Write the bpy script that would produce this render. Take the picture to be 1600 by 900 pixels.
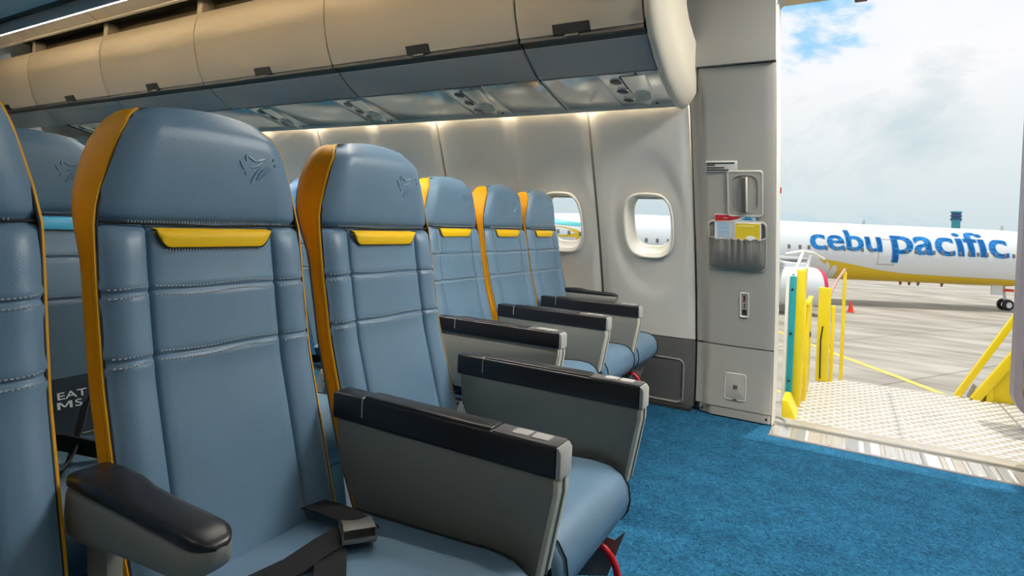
import bpy, bmesh, math, random
from mathutils import Vector, Matrix
random.seed(4)
S = bpy.context.scene
COL = S.collection
for o in list(bpy.data.objects): bpy.data.objects.remove(o)

# ------------------------------------------------------------------ camera
F_PX, PPY = 907.0, 348.0
TH, PH = math.radians(29.8), math.radians(2.5)
CAM = Vector((0, 0, 1.024))
AXF = Vector((-math.sin(TH), math.cos(TH), 0))
R0 = Vector((math.cos(TH), math.sin(TH), 0)); UPZ = Vector((0, 0, 1))
cr = R0*math.cos(PH)+UPZ*math.sin(PH); cu = -R0*math.sin(PH)+UPZ*math.cos(PH)
cd = bpy.data.cameras.new('camera'); cam = bpy.data.objects.new('camera', cd); COL.objects.link(cam)
cd.sensor_width = 36; cd.lens = 36*F_PX/1600; cd.shift_y = -(450-PPY)/1600; cd.clip_start = .02; cd.clip_end = 4000
cam.matrix_world = Matrix(((cr.x, cu.x, -AXF.x, CAM.x), (cr.y, cu.y, -AXF.y, CAM.y), (cr.z, cu.z, -AXF.z, CAM.z), (0, 0, 0, 1)))
S.camera = cam
S.view_settings.view_transform = 'Standard'; S.view_settings.look = 'None'
S.view_settings.gamma = 1; S.view_settings.use_curve_mapping = False
S.view_settings.exposure = 0.0

# ------------------------------------------------------------------ sky and sun
W = bpy.data.worlds.new('sky'); S.world = W; W.use_nodes = True
nt = W.node_tree; nt.nodes.clear()
def N(nt, t, **k):
    n = nt.nodes.new(t)
    for a, b in k.items(): setattr(n, a, b)
    return n
SKY_OFF = (1.9, .6, .3)
tc = N(nt, 'ShaderNodeTexCoord'); mp = N(nt, 'ShaderNodeMapping')
mp.inputs['Scale'].default_value = (1, 1, 2.1); mp.inputs['Location'].default_value = SKY_OFF
nt.links.new(tc.outputs['Generated'], mp.inputs['Vector'])
n1 = N(nt, 'ShaderNodeTexNoise'); n1.inputs['Scale'].default_value = 2.6; n1.inputs['Detail'].default_value = 9; n1.inputs['Roughness'].default_value = .56; n1.inputs['Distortion'].default_value = .35
nt.links.new(mp.outputs['Vector'], n1.inputs['Vector'])
rmp = N(nt, 'ShaderNodeValToRGB'); e = rmp.color_ramp.elements
e[0].position = .33; e[0].color = (.20, .56, .95, 1)
e[1].position = .66; e[1].color = (.66, .76, .80, 1)
for p, c in ((.40, (.42, .72, .98, 1)), (.445, (.93, .96, 1, 1)), (.55, (.98, .98, 1, 1))):
    x = rmp.color_ramp.elements.new(p); x.color = c
nt.links.new(n1.outputs['Fac'], rmp.inputs['Fac'])
sx = N(nt, 'ShaderNodeSeparateXYZ'); nt.links.new(tc.outputs['Generated'], sx.inputs['Vector'])
hz = N(nt, 'ShaderNodeMapRange'); hz.inputs['From Min'].default_value = 0; hz.inputs['From Max'].default_value = .24
hz.inputs['To Min'].default_value = .92; hz.inputs['To Max'].default_value = 0
nt.links.new(sx.outputs['Z'], hz.inputs['Value'])
mx = N(nt, 'ShaderNodeMix', data_type='RGBA'); mx.inputs[7].default_value = (.60, .73, .76, 1)
nt.links.new(hz.outputs['Result'], mx.inputs[0]); nt.links.new(rmp.outputs['Color'], mx.inputs[6])
bg = N(nt, 'ShaderNodeBackground'); bg.inputs['Strength'].default_value = 1.0
nt.links.new(mx.outputs[2], bg.inputs['Color'])
wo = N(nt, 'ShaderNodeOutputWorld'); nt.links.new(bg.outputs['Background'], wo.inputs['Surface'])
sd = bpy.data.lights.new('sun', 'SUN'); sd.energy = 2.9; sd.angle = .009; sd.color = (1, .95, .86)
sun = bpy.data.objects.new('sun', sd); COL.objects.link(sun)
sun.rotation_euler = Vector((-.06, .105, -1)).to_track_quat('-Z', 'Y').to_euler()   # near noon, high sun
LAMP = 1.0      # common gain of the cabin lamps and added fill lights

# ------------------------------------------------------------------ materials
MATS = {}
def mat(name, col, rough=.5, metal=0, bump=0, bscale=200, var=0, vscale=6, spec=.5, emit=None, estr=0, coat=0, stretch=None):
    if name in MATS: return MATS[name]
    m = bpy.data.materials.new(name); m.use_nodes = True; t = m.node_tree
    b = t.nodes['Principled BSDF']
    b.inputs['Base Color'].default_value = (*col, 1); b.inputs['Roughness'].default_value = rough
    b.inputs['Metallic'].default_value = metal; b.inputs['Specular IOR Level'].default_value = spec
    if coat: b.inputs['Coat Weight'].default_value = coat
    if emit: b.inputs['Emission Color'].default_value = (*emit, 1); b.inputs['Emission Strength'].default_value = estr
    if var or bump:
        co = N(t, 'ShaderNodeTexCoord'); src = co.outputs['Object']
        if stretch:
            mpn = N(t, 'ShaderNodeMapping'); mpn.inputs['Scale'].default_value = stretch
            t.links.new(src, mpn.inputs['Vector']); src = mpn.outputs['Vector']
    if var:
        n = N(t, 'ShaderNodeTexNoise'); n.inputs['Scale'].default_value = vscale; n.inputs['Detail'].default_value = 5
        t.links.new(src, n.inputs['Vector'])
        mr = N(t, 'ShaderNodeMapRange'); mr.inputs['From Min'].default_value = .3; mr.inputs['From Max'].default_value = .7
        mr.inputs['To Min'].default_value = 1-var; mr.inputs['To Max'].default_value = 1+var
        t.links.new(n.outputs['Fac'], mr.inputs['Value'])
        h = N(t, 'ShaderNodeHueSaturation'); h.inputs['Color'].default_value = (*col, 1)
        t.links.new(mr.outputs['Result'], h.inputs['Value']); t.links.new(h.outputs['Color'], b.inputs['Base Color'])
    if bump:
        n = N(t, 'ShaderNodeTexNoise'); n.inputs['Scale'].default_value = bscale; n.inputs['Detail'].default_value = 3
        t.links.new(src, n.inputs['Vector'])
        bp = N(t, 'ShaderNodeBump'); bp.inputs['Strength'].default_value = bump; bp.inputs['Distance'].default_value = .002
        t.links.new(n.outputs['Fac'], bp.inputs['Height']); t.links.new(bp.outputs['Normal'], b.inputs['Normal'])
    MATS[name] = m
    return m
leather = mat('blue grey leather', (.140, .245, .355), .36, bump=.22, bscale=420, var=.06, vscale=8)
leather2 = mat('dark blue leather', (.09, .17, .25), .45, bump=.22, bscale=420, var=.06, vscale=8)
shaded_yellow = mat('amber leather', (.70, .335, .004), .5, bump=.1, bscale=400, spec=.25)  # yellow side trim with its shade put into the base colour
yellow = mat('yellow leather', (.95, .58, .006), .5, bump=.1, bscale=400, spec=.25)
cyan = mat('cyan leather', (.05, .42, .66), .45)
bluetrim = mat('blue trim leather', (.02, .12, .28), .45)
thread = mat('pale thread', (.42, .48, .52), .7)
shell = mat('charcoal plastic', (.085, .09, .085), .5)
seam_m = mat('dark seam', (.012, .015, .018), .8)
armgrey = mat('warm grey plastic', (.235, .24, .22), .42, bump=.05, bscale=600)
armblk = mat('black arm vinyl', (.012, .012, .016), .33)
cream = mat('cream edge plastic', (.66, .63, .52), .4)
button = mat('grey button', (.45, .45, .43), .35)
steel = mat('brushed steel', (.55, .55, .53), .32, 1)
alu = mat('aluminium frame', (.42, .42, .41), .42, .6)
webbing = mat('black webbing', (.006, .007, .009), .8, bump=.4, bscale=900)
red = mat('red plastic', (.75, .01, .02), .35)
wallm = mat('grey sidewall plastic', (.70, .68, .63), .36, bump=.04, bscale=500)
wallw = mat('white window trim', (.82, .79, .70), .35)
seamgrey = mat('grey seam rubber', (.16, .16, .15), .5)
lining = mat('door lining plastic', (.40, .385, .345), .42, bump=.04, bscale=500)
dado = mat('charcoal dado', (.12, .115, .11), .5, bump=.05, bscale=500)
binm = mat('beige bin plastic', (.62, .56, .46), .40, bump=.03, bscale=500)
binfair = mat('cream fairing plastic', (.72, .66, .53), .4)
valm = mat('grey valance plastic', (.36, .35, .335), .33)
railm = mat('dark brown rail', (.045, .042, .034), .5)
latchm = mat('dark latch', (.014, .014, .013), .5)
psum = mat('silver grey service panel', (.93, .93, .90), .22, .85)
psul = mat('smoked lens', (.07, .065, .065), .15)
ceilm = mat('beige ceiling panel', (.50, .44, .35), .6)
slotm = mat('brown slot', (.10, .075, .035), .7)
cbin = mat('grey centre bin', (.60, .63, .65), .35)
carpet = None
pocketm = mat('grey elastic pocket', (.20, .195, .18), .6)
cavity = mat('grey recess', (.30, .29, .27), .45)
handlem = mat('brown grey handle', (.10, .095, .088), .35)
paper = mat('white paper', (.85, .86, .88), .5)
paperred = mat('red print', (.55, .02, .02), .5)
paperblue = mat('pale blue print', (.45, .62, .78), .5)
paperyel = mat('yellow print', (.78, .60, .03), .4)
ink = mat('black ink', (.02, .02, .02), .6)
inkwhite = mat('white ink', (.8, .85, .9), .6)
inkblue = mat('blue ink', (.02, .22, .40), .6)
sealm = mat('violet grey rubber seal', (.22, .20, .25), .4)
doormet = mat('olive door inner', (.42, .36, .06), .5, var=.2, vscale=3)
yelpaint = mat('yellow painted steel', (.86, .66, .01), .4, var=.06, vscale=3)
tealm = mat('teal foam strip', (.01, .32, .36), .5)
tread = mat('bright tread plate', (.50, .455, .39), .42, .35, var=.14, vscale=5)
treadb = mat('tread bump', (.86, .83, .78), .35, .2)
sillm = mat('brushed sill metal', (.70, .67, .62), .30, .75, var=.16, vscale=9, stretch=(6, .3, 1))
pwhite = mat('aircraft white', (.70, .72, .735), .4)
pyel = mat('aircraft yellow', (.74, .50, .015), .4)
pblue = mat('aircraft blue lettering', (.008, .24, .66), .4)
pteal = mat('aircraft teal', (.02, .45, .48), .4)
pgrey = mat('aircraft wing grey', (.46, .47, .47), .4)
pwin = mat('aircraft window', (.16, .15, .15), .2)
tyre = mat('tyre rubber', (.02, .02, .02), .7)
conem = mat('cone orange red', (.80, .06, .02), .5)
towm = mat('tower teal', (.05, .33, .42), .6)
towd = mat('tower glass', (.04, .10, .22), .3)
linepaint = mat('yellow line paint', (.82, .58, .12), .6, var=.15, vscale=2)
whitefoam = mat('white tube', (.8, .8, .78), .4)

def carpet_mat():
    m = bpy.data.materials.new('blue carpet'); m.use_nodes = True; t = m.node_tree; b = t.nodes['Principled BSDF']
    b.inputs['Roughness'].default_value = .95; b.inputs['Specular IOR Level'].default_value = .15
    co = N(t, 'ShaderNodeTexCoord')
    a = N(t, 'ShaderNodeTexNoise'); a.inputs['Scale'].default_value = 75; a.inputs['Detail'].default_value = 7; a.inputs['Distortion'].default_value = 1.5
    c = N(t, 'ShaderNodeTexNoise'); c.inputs['Scale'].default_value = 9; c.inputs['Detail'].default_value = 4
    t.links.new(co.outputs['Object'], a.inputs['Vector']); t.links.new(co.outputs['Object'], c.inputs['Vector'])
    mxn = N(t, 'ShaderNodeMath', operation='MULTIPLY_ADD'); mxn.inputs[1].default_value = .3
    t.links.new(c.outputs['Fac'], mxn.inputs[0]); t.links.new(a.outputs['Fac'], mxn.inputs[2])
    r = N(t, 'ShaderNodeValToRGB'); r.color_ramp.elements[0].position = .48; r.color_ramp.elements[0].color = (.006, .050, .108, 1)
    r.color_ramp.elements[1].position = .85; r.color_ramp.elements[1].color = (.028, .175, .32, 1)
    t.links.new(mxn.outputs[0], r.inputs['Fac']); t.links.new(r.outputs['Color'], b.inputs['Base Color'])
    bp = N(t, 'ShaderNodeBump'); bp.inputs['Strength'].default_value = .9; bp.inputs['Distance'].default_value = .006
    t.links.new(a.outputs['Fac'], bp.inputs['Height']); t.links.new(bp.outputs['Normal'], b.inputs['Normal'])
    return m
carpet = carpet_mat()
def concrete_mat():
    m = bpy.data.materials.new('apron concrete'); m.use_nodes = True; t = m.node_tree; b = t.nodes['Principled BSDF']
    b.inputs['Roughness'].default_value = .85
    co = N(t, 'ShaderNodeTexCoord'); mpn = N(t, 'ShaderNodeMapping'); mpn.inputs['Scale'].default_value = (.10, .32, 1); mpn.inputs['Rotation'].default_value = (0, 0, -.35)
    t.links.new(co.outputs['Object'], mpn.inputs['Vector'])
    a = N(t, 'ShaderNodeTexNoise'); a.inputs['Scale'].default_value = 1.6; a.inputs['Detail'].default_value = 7
    t.links.new(mpn.outputs['Vector'], a.inputs['Vector'])
    r = N(t, 'ShaderNodeValToRGB'); r.color_ramp.elements[0].position = .36; r.color_ramp.elements[0].color = (.30, .27, .225, 1)
    r.color_ramp.elements[1].position = .66; r.color_ramp.elements[1].color = (.50, .465, .40, 1)
    t.links.new(a.outputs['Fac'], r.inputs['Fac'])
    br = N(t, 'ShaderNodeTexBrick'); br.offset = 0; br.inputs['Scale'].default_value = 1
    br.inputs['Brick Width'].default_value = 7.5; br.inputs['Row Height'].default_value = 7.5; br.inputs['Mortar Size'].default_value = .07; br.inputs['Mortar'].default_value = (.62, .62, .62, 1)
    br.inputs['Color1'].default_value = (1, 1, 1, 1); br.inputs['Color2'].default_value = (.92, .92, .92, 1)
    mp2 = N(t, 'ShaderNodeMapping'); mp2.inputs['Rotation'].default_value = (0, 0, .55); t.links.new(co.outputs['Object'], mp2.inputs['Vector']); t.links.new(mp2.outputs['Vector'], br.inputs['Vector'])
    mu = N(t, 'ShaderNodeMix', data_type='RGBA', blend_type='MULTIPLY'); mu.inputs[0].default_value = 1
    t.links.new(r.outputs['Color'], mu.inputs[6]); t.links.new(br.outputs['Color'], mu.inputs[7]); t.links.new(mu.outputs[2], b.inputs['Base Color'])
    return m
concrete = concrete_mat()
def glass_mat():
    m = bpy.data.materials.new('acrylic pane'); m.use_nodes = True; t = m.node_tree; t.nodes.clear()
    tr = N(t, 'ShaderNodeBsdfTransparent'); tr.inputs['Color'].default_value = (.93, .96, .97, 1)
    gl = N(t, 'ShaderNodeBsdfGlossy'); gl.inputs['Roughness'].default_value = .03
    fr = N(t, 'ShaderNodeFresnel'); fr.inputs['IOR'].default_value = 1.3
    mx = N(t, 'ShaderNodeMixShader'); o = N(t, 'ShaderNodeOutputMaterial')
    t.links.new(fr.outputs[0], mx.inputs[0]); t.links.new(tr.outputs[0], mx.inputs[1]); t.links.new(gl.outputs[0], mx.inputs[2]); t.links.new(mx.outputs[0], o.inputs['Surface'])
    return m
glass = glass_mat()
def lampmat(name, col, s): return mat(name, col, .5, emit=col, estr=s*LAMP)

# ------------------------------------------------------------------ mesh helpers
def lerp(a, b, t): return a+(b-a)*t
def interp(x, xs, ys):
    if x <= xs[0]: return ys[0]
    for i in range(1, len(xs)):
        if x <= xs[i]: return lerp(ys[i-1], ys[i], (x-xs[i-1])/(xs[i]-xs[i-1]))
    return ys[-1]
def smooth(t): t = max(0, min(1, t)); return t*t*(3-2*t)
class MB:
    def __init__(s): s.v = []; s.f = []
    def add(s, v, f):
        k = len(s.v); s.v += [tuple(p) for p in v]; s.f += [tuple(i+k for i in q) for q in f]; return s
    def bm(s, b, M=None):
        b.verts.index_update()
        v = [(M @ x.co if M else x.co) for x in b.verts]
        s.add(v, [[x.index for x in q.verts] for q in b.faces]); b.free(); return s
    def box(s, lo, hi, bev=0, seg=2, M=None):
        b = bmesh.new(); bmesh.ops.create_cube(b, size=1)
        for x in b.verts: x.co = Vector([lerp(lo[i], hi[i], x.co[i]+.5) for i in range(3)])
        if bev: bmesh.ops.bevel(b, geom=list(b.edges), offset=bev, segments=seg, profile=.5, affect='EDGES')
        return s.bm(b, M)
    def prism(s, poly, axis, lo, hi, bev=0, seg=2, M=None):
        b = bmesh.new(); n = len(poly)
        def P(p, w): return {'x': (w, p[0], p[1]), 'y': (p[0], w, p[1]), 'z': (p[0], p[1], w)}[axis]
        A = [b.verts.new(P(p, lo)) for p in poly]; B = [b.verts.new(P(p, hi)) for p in poly]
        c1 = b.faces.new(A); c2 = b.faces.new(B[::-1])
        for i in range(n): b.faces.new((A[i], B[i], B[(i+1) % n], A[(i+1) % n]))
        bmesh.ops.recalc_face_normals(b, faces=b.faces)
        if bev: bmesh.ops.bevel(b, geom=list(set(c1.edges) | set(c2.edges)), offset=bev, segments=seg, profile=.5, affect='EDGES')
        return s.bm(b, M)
    def grid(s, rows, close=False):
        n = len(rows[0]); v = [p for r in rows for p in r]; f = []
        for i in range(len(rows)-1):
            for j in range(n if close else n-1):
                f.append((i*n+j, i*n+(j+1) % n, (i+1)*n+(j+1) % n, (i+1)*n+j))
        return s.add(v, f)
    def tube(s, pts, r, k=8, caps=True):
        pts = [Vector(p) for p in pts]; rows = []
        rr = r if isinstance(r, (list, tuple)) else [r]*len(pts)
        up = None
        for i, p in enumerate(pts):
            t = (pts[min(i+1, len(pts)-1)]-pts[max(i-1, 0)]).normalized()
            if up is None: up = t.orthogonal().normalized()
            a = (up-t*up.dot(t)).normalized(); up = a; c = t.cross(a)
            rows.append([p+(a*math.cos(2*math.pi*q/k)+c*math.sin(2*math.pi*q/k))*rr[i] for q in range(k)])
        b0 = len(s.v); s.grid(rows, True)
        if caps:
            s.f.append(tuple(range(b0, b0+k))); m = b0+(len(rows)-1)*k; s.f.append(tuple(range(m+k-1, m-1, -1)))
        return s
    def cyl(s, a, b, r, k=16): return s.tube([a, b], r, k)
    def lathe(s, prof, M=None, k=24):   # prof [(r,z)] about local z
        rows = []
        for r, z in prof:
            rows.append([(M @ Vector((r*math.cos(2*math.pi*q/k), r*math.sin(2*math.pi*q/k), z)) if M else Vector((r*math.cos(2*math.pi*q/k), r*math.sin(2*math.pi*q/k), z))) for q in range(k)])
        return s.grid(rows, True)
    def mesh(s, name, m, sm=True, ang=40, fix=True):
        me = bpy.data.meshes.new(name); me.from_pydata(s.v, [], s.f); me.validate()
        if fix:
            b = bmesh.new(); b.from_mesh(me); bmesh.ops.remove_doubles(b, verts=b.verts, dist=1e-6); bmesh.ops.recalc_face_normals(b, faces=b.faces); b.to_mesh(me); b.free()
        if sm:
            me.polygons.foreach_set('use_smooth', [True]*len(me.polygons)); me.set_sharp_from_angle(angle=math.radians(ang))
        me.materials.append(m); return me
    def build(s, name, m, parent=None, sm=True, ang=40, kind=None, label=None, fix=True):
        o = bpy.data.objects.new(name, s.mesh(name, m, sm, ang, fix)); COL.objects.link(o)
        if parent: o.parent = parent
        if kind: o['kind'] = kind
        if label: o['label'] = label
        return o
def empty(name, loc=(0, 0, 0), rot=(0, 0, 0), kind=None):
    o = bpy.data.objects.new(name, None); COL.objects.link(o); o.location = loc; o.rotation_euler = rot; o.empty_display_size = .1
    if kind: o['kind'] = kind
    return o
def thing(name, label, cat, loc=(0, 0, 0), rot=(0, 0, 0), group=None):
    o = empty(name, loc, rot); tag(o, label, cat, group); return o
def tag(o, label, cat, group=None):
    o['label'] = label; o['category'] = cat
    if group: o['group'] = group
    return o
def link(name, me, parent, loc=None):
    o = bpy.data.objects.new(name, me); COL.objects.link(o); o.parent = parent
    if loc: o.location = loc
    return o
def text_mesh(body, size, bold=0, align='LEFT'):
    c = bpy.data.curves.new('lettering', 'FONT'); c.body = body; c.size = size; c.offset = bold; c.align_x = align; c.resolution_u = 4
    o = bpy.data.objects.new('lettering', c); COL.objects.link(o)
    dg = bpy.context.evaluated_depsgraph_get(); me = bpy.data.meshes.new_from_object(o.evaluated_get(dg))
    v = [tuple(x.co) for x in me.vertices]; f = [tuple(p.vertices) for p in me.polygons]
    bpy.data.objects.remove(o); bpy.data.curves.remove(c); bpy.data.meshes.remove(me)
    return v, f
def rrect(w, h, r, k=6):     # rounded rectangle outline, half sizes
    out = []
    for cx, cy, a0 in ((w-r, h-r, 0), (-w+r, h-r, 90), (-w+r, -h+r, 180), (w-r, -h+r, 270)):
        for i in range(k+1):
            a = math.radians(a0+90*i/k); out.append((cx+r*math.cos(a), cy+r*math.sin(a)))
    return out

# ------------------------------------------------------------------ cabin cross-section (Y outward, z up)
PZ = [0, .22, .40, .57, .91, 1.23, 1.53, 1.65, 1.8, 2.06, 2.5]
PY = [3.41, 3.41, 3.39, 3.36, 3.262, 3.147, 3.035, 2.995, 2.905, 2.785, 2.58]
def P(z): return interp(z, PZ, PY)
def Ps(z): return (P(z-.12)+P(z-.06)+2*P(z)+P(z+.06)+P(z+.12))/6     # softened
def lean(z): return math.atan2(Ps(z-.05)-Ps(z+.05), .1)
XD0, XD1 = -.30, .78          # door opening
XL = -.706                    # seam between window wall and door lining
X_AFT = -8.0; X_FWD = 2.2
YC = .70                      # cabin centre line

# floor, ceiling, far walls
MB().box((X_AFT, -2.0, -.06), (X_FWD, 3.24, 0)).build('floor', carpet, kind='structure', sm=False)
MB().box((X_AFT, -2.0, -.06), (XD0, 3.56, -.002)).build('trim_1', carpet, kind='structure', sm=False)
# right hand wall (behind the camera) mirrors the profile
rows = []
for z in [i*.1 for i in range(0, 27)]: rows.append([(X_AFT, 2*YC-Ps(z), z), (X_FWD, 2*YC-Ps(z), z)])
MB().grid(rows).build('wall_right', wallm, kind='structure')
MB().box((X_FWD, -2.1, -.05), (X_FWD+.04, 3.5, 2.75)).build('wall_front', lining, kind='structure', sm=False)
MB().box((X_AFT-.04, -2.1, -.05), (X_AFT, 3.5, 2.75)).build('wall_rear', lining, kind='structure', sm=False)
ceil = MB().box((X_AFT, -1.2, 2.68), (X_FWD, 2.75, 2.72)).build('ceiling', ceilm, kind='structure', sm=False)
# lower ceiling over the door zone
MB().box((-.62, -1.1, 2.30), (X_FWD, 2.62, 2.34)).build('trim_2', ceilm, kind='structure', sm=False)

# ------------------------------------------------------------------ windows and sidewall panels
WX = [-.957, -1.497] + [-2.04-.55*i for i in range(11)]
WZ = 1.04
def wcont(hw, hh, n=48):
    out = []
    for i in range(n):
        a = 2*math.pi*i/n; c, s_ = math.cos(a), math.sin(a); e = 2/3.1
        out.append((hw*math.copysign(abs(c)**e, c), hh*math.copysign(abs(s_)**e, s_)))
    return out
def rectpt(dx, dz, x0, x1, z0, z1):
    t = 1e9
    if dx > 1e-9: t = min(t, x1/dx)
    if dx < -1e-9: t = min(t, x0/dx)
    if dz > 1e-9: t = min(t, z1/dz)
    if dz < -1e-9: t = min(t, z0/dz)
    return dx*t, dz*t
def cell(mb, xc, xa, xb, za, zb, hw, hh, off=0, relief=0, rings=14):
    """wall surface between xa..xb, za..zb with an oval hole at (xc, WZ)"""
    cs = wcont(hw, hh, 64)
    rows = []
    corners = [(xa-xc, za-WZ), (xb-xc, za-WZ), (xa-xc, zb-WZ), (xb-xc, zb-WZ)]
    outer = [rectpt(p[0], p[1], xa-xc, xb-xc, za-WZ, zb-WZ) for p in cs]
    for cx, cz in corners:      # snap the nearest ray to each corner
        i = min(range(len(outer)), key=lambda q: (outer[q][0]-cx)**2+(outer[q][1]-cz)**2); outer[i] = (cx, cz)
    for k in range(rings+1):
        t = k/rings; row = []
        for a, b in zip(cs, outer):
            x = lerp(a[0], b[0], t); z = lerp(a[1], b[1], t)
            d = math.hypot(x/(.215), z/(.40))
            edge = min((x-(xa-xc)), ((xb-xc)-x))
            o = off + relief*(1-smooth((d-.86)/.22)) + (relief*.9*(1-smooth(edge/.05)) if relief else 0)
            row.append((xc+x, Ps(WZ+z)+o, WZ+z))
        rows.append(row)
    mb.grid(rows, True)
wl = empty('wall_left', kind='structure')
sk = MB()
edges = [XL] + [-1.262, -1.77, -2.37] + [-2.915-.55*i+.0 for i in range(10)]
edges = [XL, -1.262, -1.768] + [-2.315-.55*i for i in range(11)]
for i, xc in enumerate(WX): cell(sk, xc, edges[i+1], edges[i], 0, 2.6, .128, .17, off=.105, rings=8)
rows = [[(XL, Ps(z)+.105, z), (XD0-.02, Ps(z)+.105, z)] for z in [i*.13 for i in range(21)]]
sk.grid(rows)
rows = [[(XD1+.02, Ps(z)+.105, z), (X_FWD, Ps(z)+.105, z)] for z in [i*.13 for i in range(21)]]
sk.grid(rows)
rows = [[(XD0-.02, Ps(z)+.105, z), (XD1+.02, Ps(z)+.105, z)] for z in [2.09+.05*i for i in range(12)]]
sk.grid(rows)
sk.build('outer_skin', wallm, wl, fix=False)
sk = MB().grid([[(X_AFT, Ps(2.6)+.105, 2.6), (X_FWD, Ps(2.6)+.105, 2.6)], [(X_AFT, 2.3, 2.72), (X_FWD, 2.3, 2.72)]]).build('crown_skin', wallm, wl)
# panels: first holds one window, the rest two each
groups = [[0]] + [[i, i+1] for i in range(1, 12, 2)]
ZP0, ZP1 = .405, 1.72
for g in groups:
    mb = MB()
    for i in g:
        xa = edges[i+1]+(.007 if i == g[-1] else 0); xb = edges[i]-(.007 if i == g[0] else 0)
        cell(mb, WX[i], xa, xb, ZP0, ZP1, .138, .186, relief=.014)
    mb.build('sidewall_panel', wallm, wl, ang=60)
    xa = edges[g[-1]+1]
    rows = [[(xa-.02, Ps(z)+.02, z), (xa+.02, Ps(z)+.02, z)] for z in [ZP0+(ZP1-ZP0)*k/16 for k in range(17)]]
    MB().grid(rows).build('seam_strip', seamgrey, wl)
# dado under each panel with a recessed field
for g in groups:
    xa = edges[g[-1]+1]+.005; xb = edges[g[0]]-.004
    d = MB()
    d.prism([(P(0.02)+.05, .02), (P(.02)+.0, .02), (Ps(.2), .2), (Ps(.40)-.012, .398), (Ps(.4)+.05, .398)], 'x', xa, xb, .004)
    ob = d.build('dado_panel', dado, wl)
    w = (xb-xa)
    fr = rrect(w*.5-.055, .135, .035)
    cx = (xa+xb)/2; mb = MB()
    ring_o = [(cx+p[0], P(.15+p[1])-.004, .155+p[1]) for p in fr]
    ring_i = [(cx+p[0]*.97, P(.15+p[1])-.014, .155+p[1]*.93) for p in fr]
    ring_k = [(cx+p[0]*.94, P(.15+p[1])-.004, .155+p[1]*.87) for p in fr]
    mb.grid([ring_o, ring_i, ring_k], True); mb.build('raised_frame', mat('dado rim', (.24, .23, .22), .4), ob)
MB().prism([(3.40, -.0), (3.375, .0), (3.375, .018), (3.40, .022)], 'x', X_AFT, XL-.01).build('baseboard_left', railm, kind='structure', sm=False)
# window frames
for i, xc in enumerate(WX[:8]):
    a = lean(WZ)
    w = empty('window_%d' % (i+1), (xc, Ps(WZ), WZ), (a, 0, 0), 'structure')
    def loop(hw, hh, dy): return [(p[0], dy, p[1]) for p in wcont(hw, hh, 64)]
    MB().grid([loop(.142, .192, .004), loop(.1425, .1925, -.006), loop(.138, .188, -.010), loop(.132, .182, -.008), loop(.129, .179, .0), loop(.128, .178, .012)], True).build('window_frame', wallw, w, fix=False)
    MB().grid([loop(.128, .178, .012), loop(.126, .176, .03), loop(.112, .158, .062), loop(.109, .154, .066)], True).build('reveal', wallw, w, fix=False)
    MB().grid([loop(.109, .154, .066), loop(.106, .150, .070), loop(.104, .148, .085), loop(.13, .175, .11)], True).build('inner_bezel', wallw, w, fix=False)
    mb = MB(); c = loop(.112, .158, .080); mb.add(c, [tuple(range(len(c)))]); mb.build('pane', glass, w, sm=False)
    # blind rolled up, its lower lip just showing
    sh = [(x, .058, z) for x, _, z in loop(.112, .158, 0) if z > .128]
    mb = MB().prism([(-.085, .140), (.085, .140), (.062, .153), (-.062, .153)], 'y', .052, .060, .002); mb.build('shade', wallw, w)

# ------------------------------------------------------------------ door surround
tl = empty('trim_3', kind='structure')
def lining_piece(name, z0, z1, xa, xb, m=lining, bump=.0, n=10, parent=tl):
    rows = []
    zs = [lerp(z0, z1, k/n) for k in range(n+1)]
    for k, z in enumerate(zs):
        row = []
        xs = [xa, xa+.03, xa+.048, xa+.06, xa+.08] + [lerp(xa+.08, xb, q/6) for q in range(1, 6)] + [xb-.012, xb-.004, xb]
        for x in xs:
            r = smooth((x-xa-.036)/.026)*.022
            rr = max(0, (x-(xb-.014))/.014); r -= .012*rr*rr
            row.append((x, Ps(z)-r+.008 - bump*smooth((z1-z)/.10)*smooth((z-z0)/.02), z))
        rows.append(row)
    mb = MB().grid(rows)
    # returns so that each panel has depth
    for row in (rows[0], rows[-1]): mb.grid([row, [(x, y+.03, z) for x, y, z in row]])
    c = [r[-1] for r in rows]; mb.grid([c, [(x, y+.05, z) for x, y, z in c]])
    return mb.build(name, m, parent, ang=50)
lining_piece('lining_panel', .405, 1.812, XL+.006, XD0)
lining_piece('lining_panel', .055, .399, XL+.006, XD0)
lining_piece('kick_strip', .006, .050, XL+.03, XD0-.004, n=3)
rows = []
for k in range(15):
    z = lerp(1.818, 2.45, k/14); o = .045*math.exp(-((z-1.818)/.09)**2)
    rows.append([(x, Ps(z)+.012-.03+.028*0-o*.35, z) for x in [lerp(-.70, XD0, q/8) for q in range(9)]])
mb = MB().grid(rows); mb.grid([rows[0], [(x, y+.05, z) for x, y, z in rows[0]]]); c = [r[-1] for r in rows]; mb.grid([c, [(x, y+.05, z) for x, y, z in c]])
mb.build('lining_panel', lining, tl)
for zc in (.402, 1.815):
    MB().box((XL+.01, Ps(zc)+.008, zc-.006), (XD0-.004, Ps(zc)+.03, zc+.006)).build('seam_strip', seam_m, tl, sm=False)
rows = [[(XL-.004, Ps(z)+.03, z), (XL+.012, Ps(z)+.03, z)] for z in [k*.1 for k in range(19)]]
MB().grid(rows).build('seam_strip', seam_m, tl)
for x, z in ((-.66, .03), (-.325, .03)):
    MB().cyl((x, P(z)+.0, z), (x, P(z)-.02, z), .006, 10).build('screw', seam_m, tl)
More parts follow.
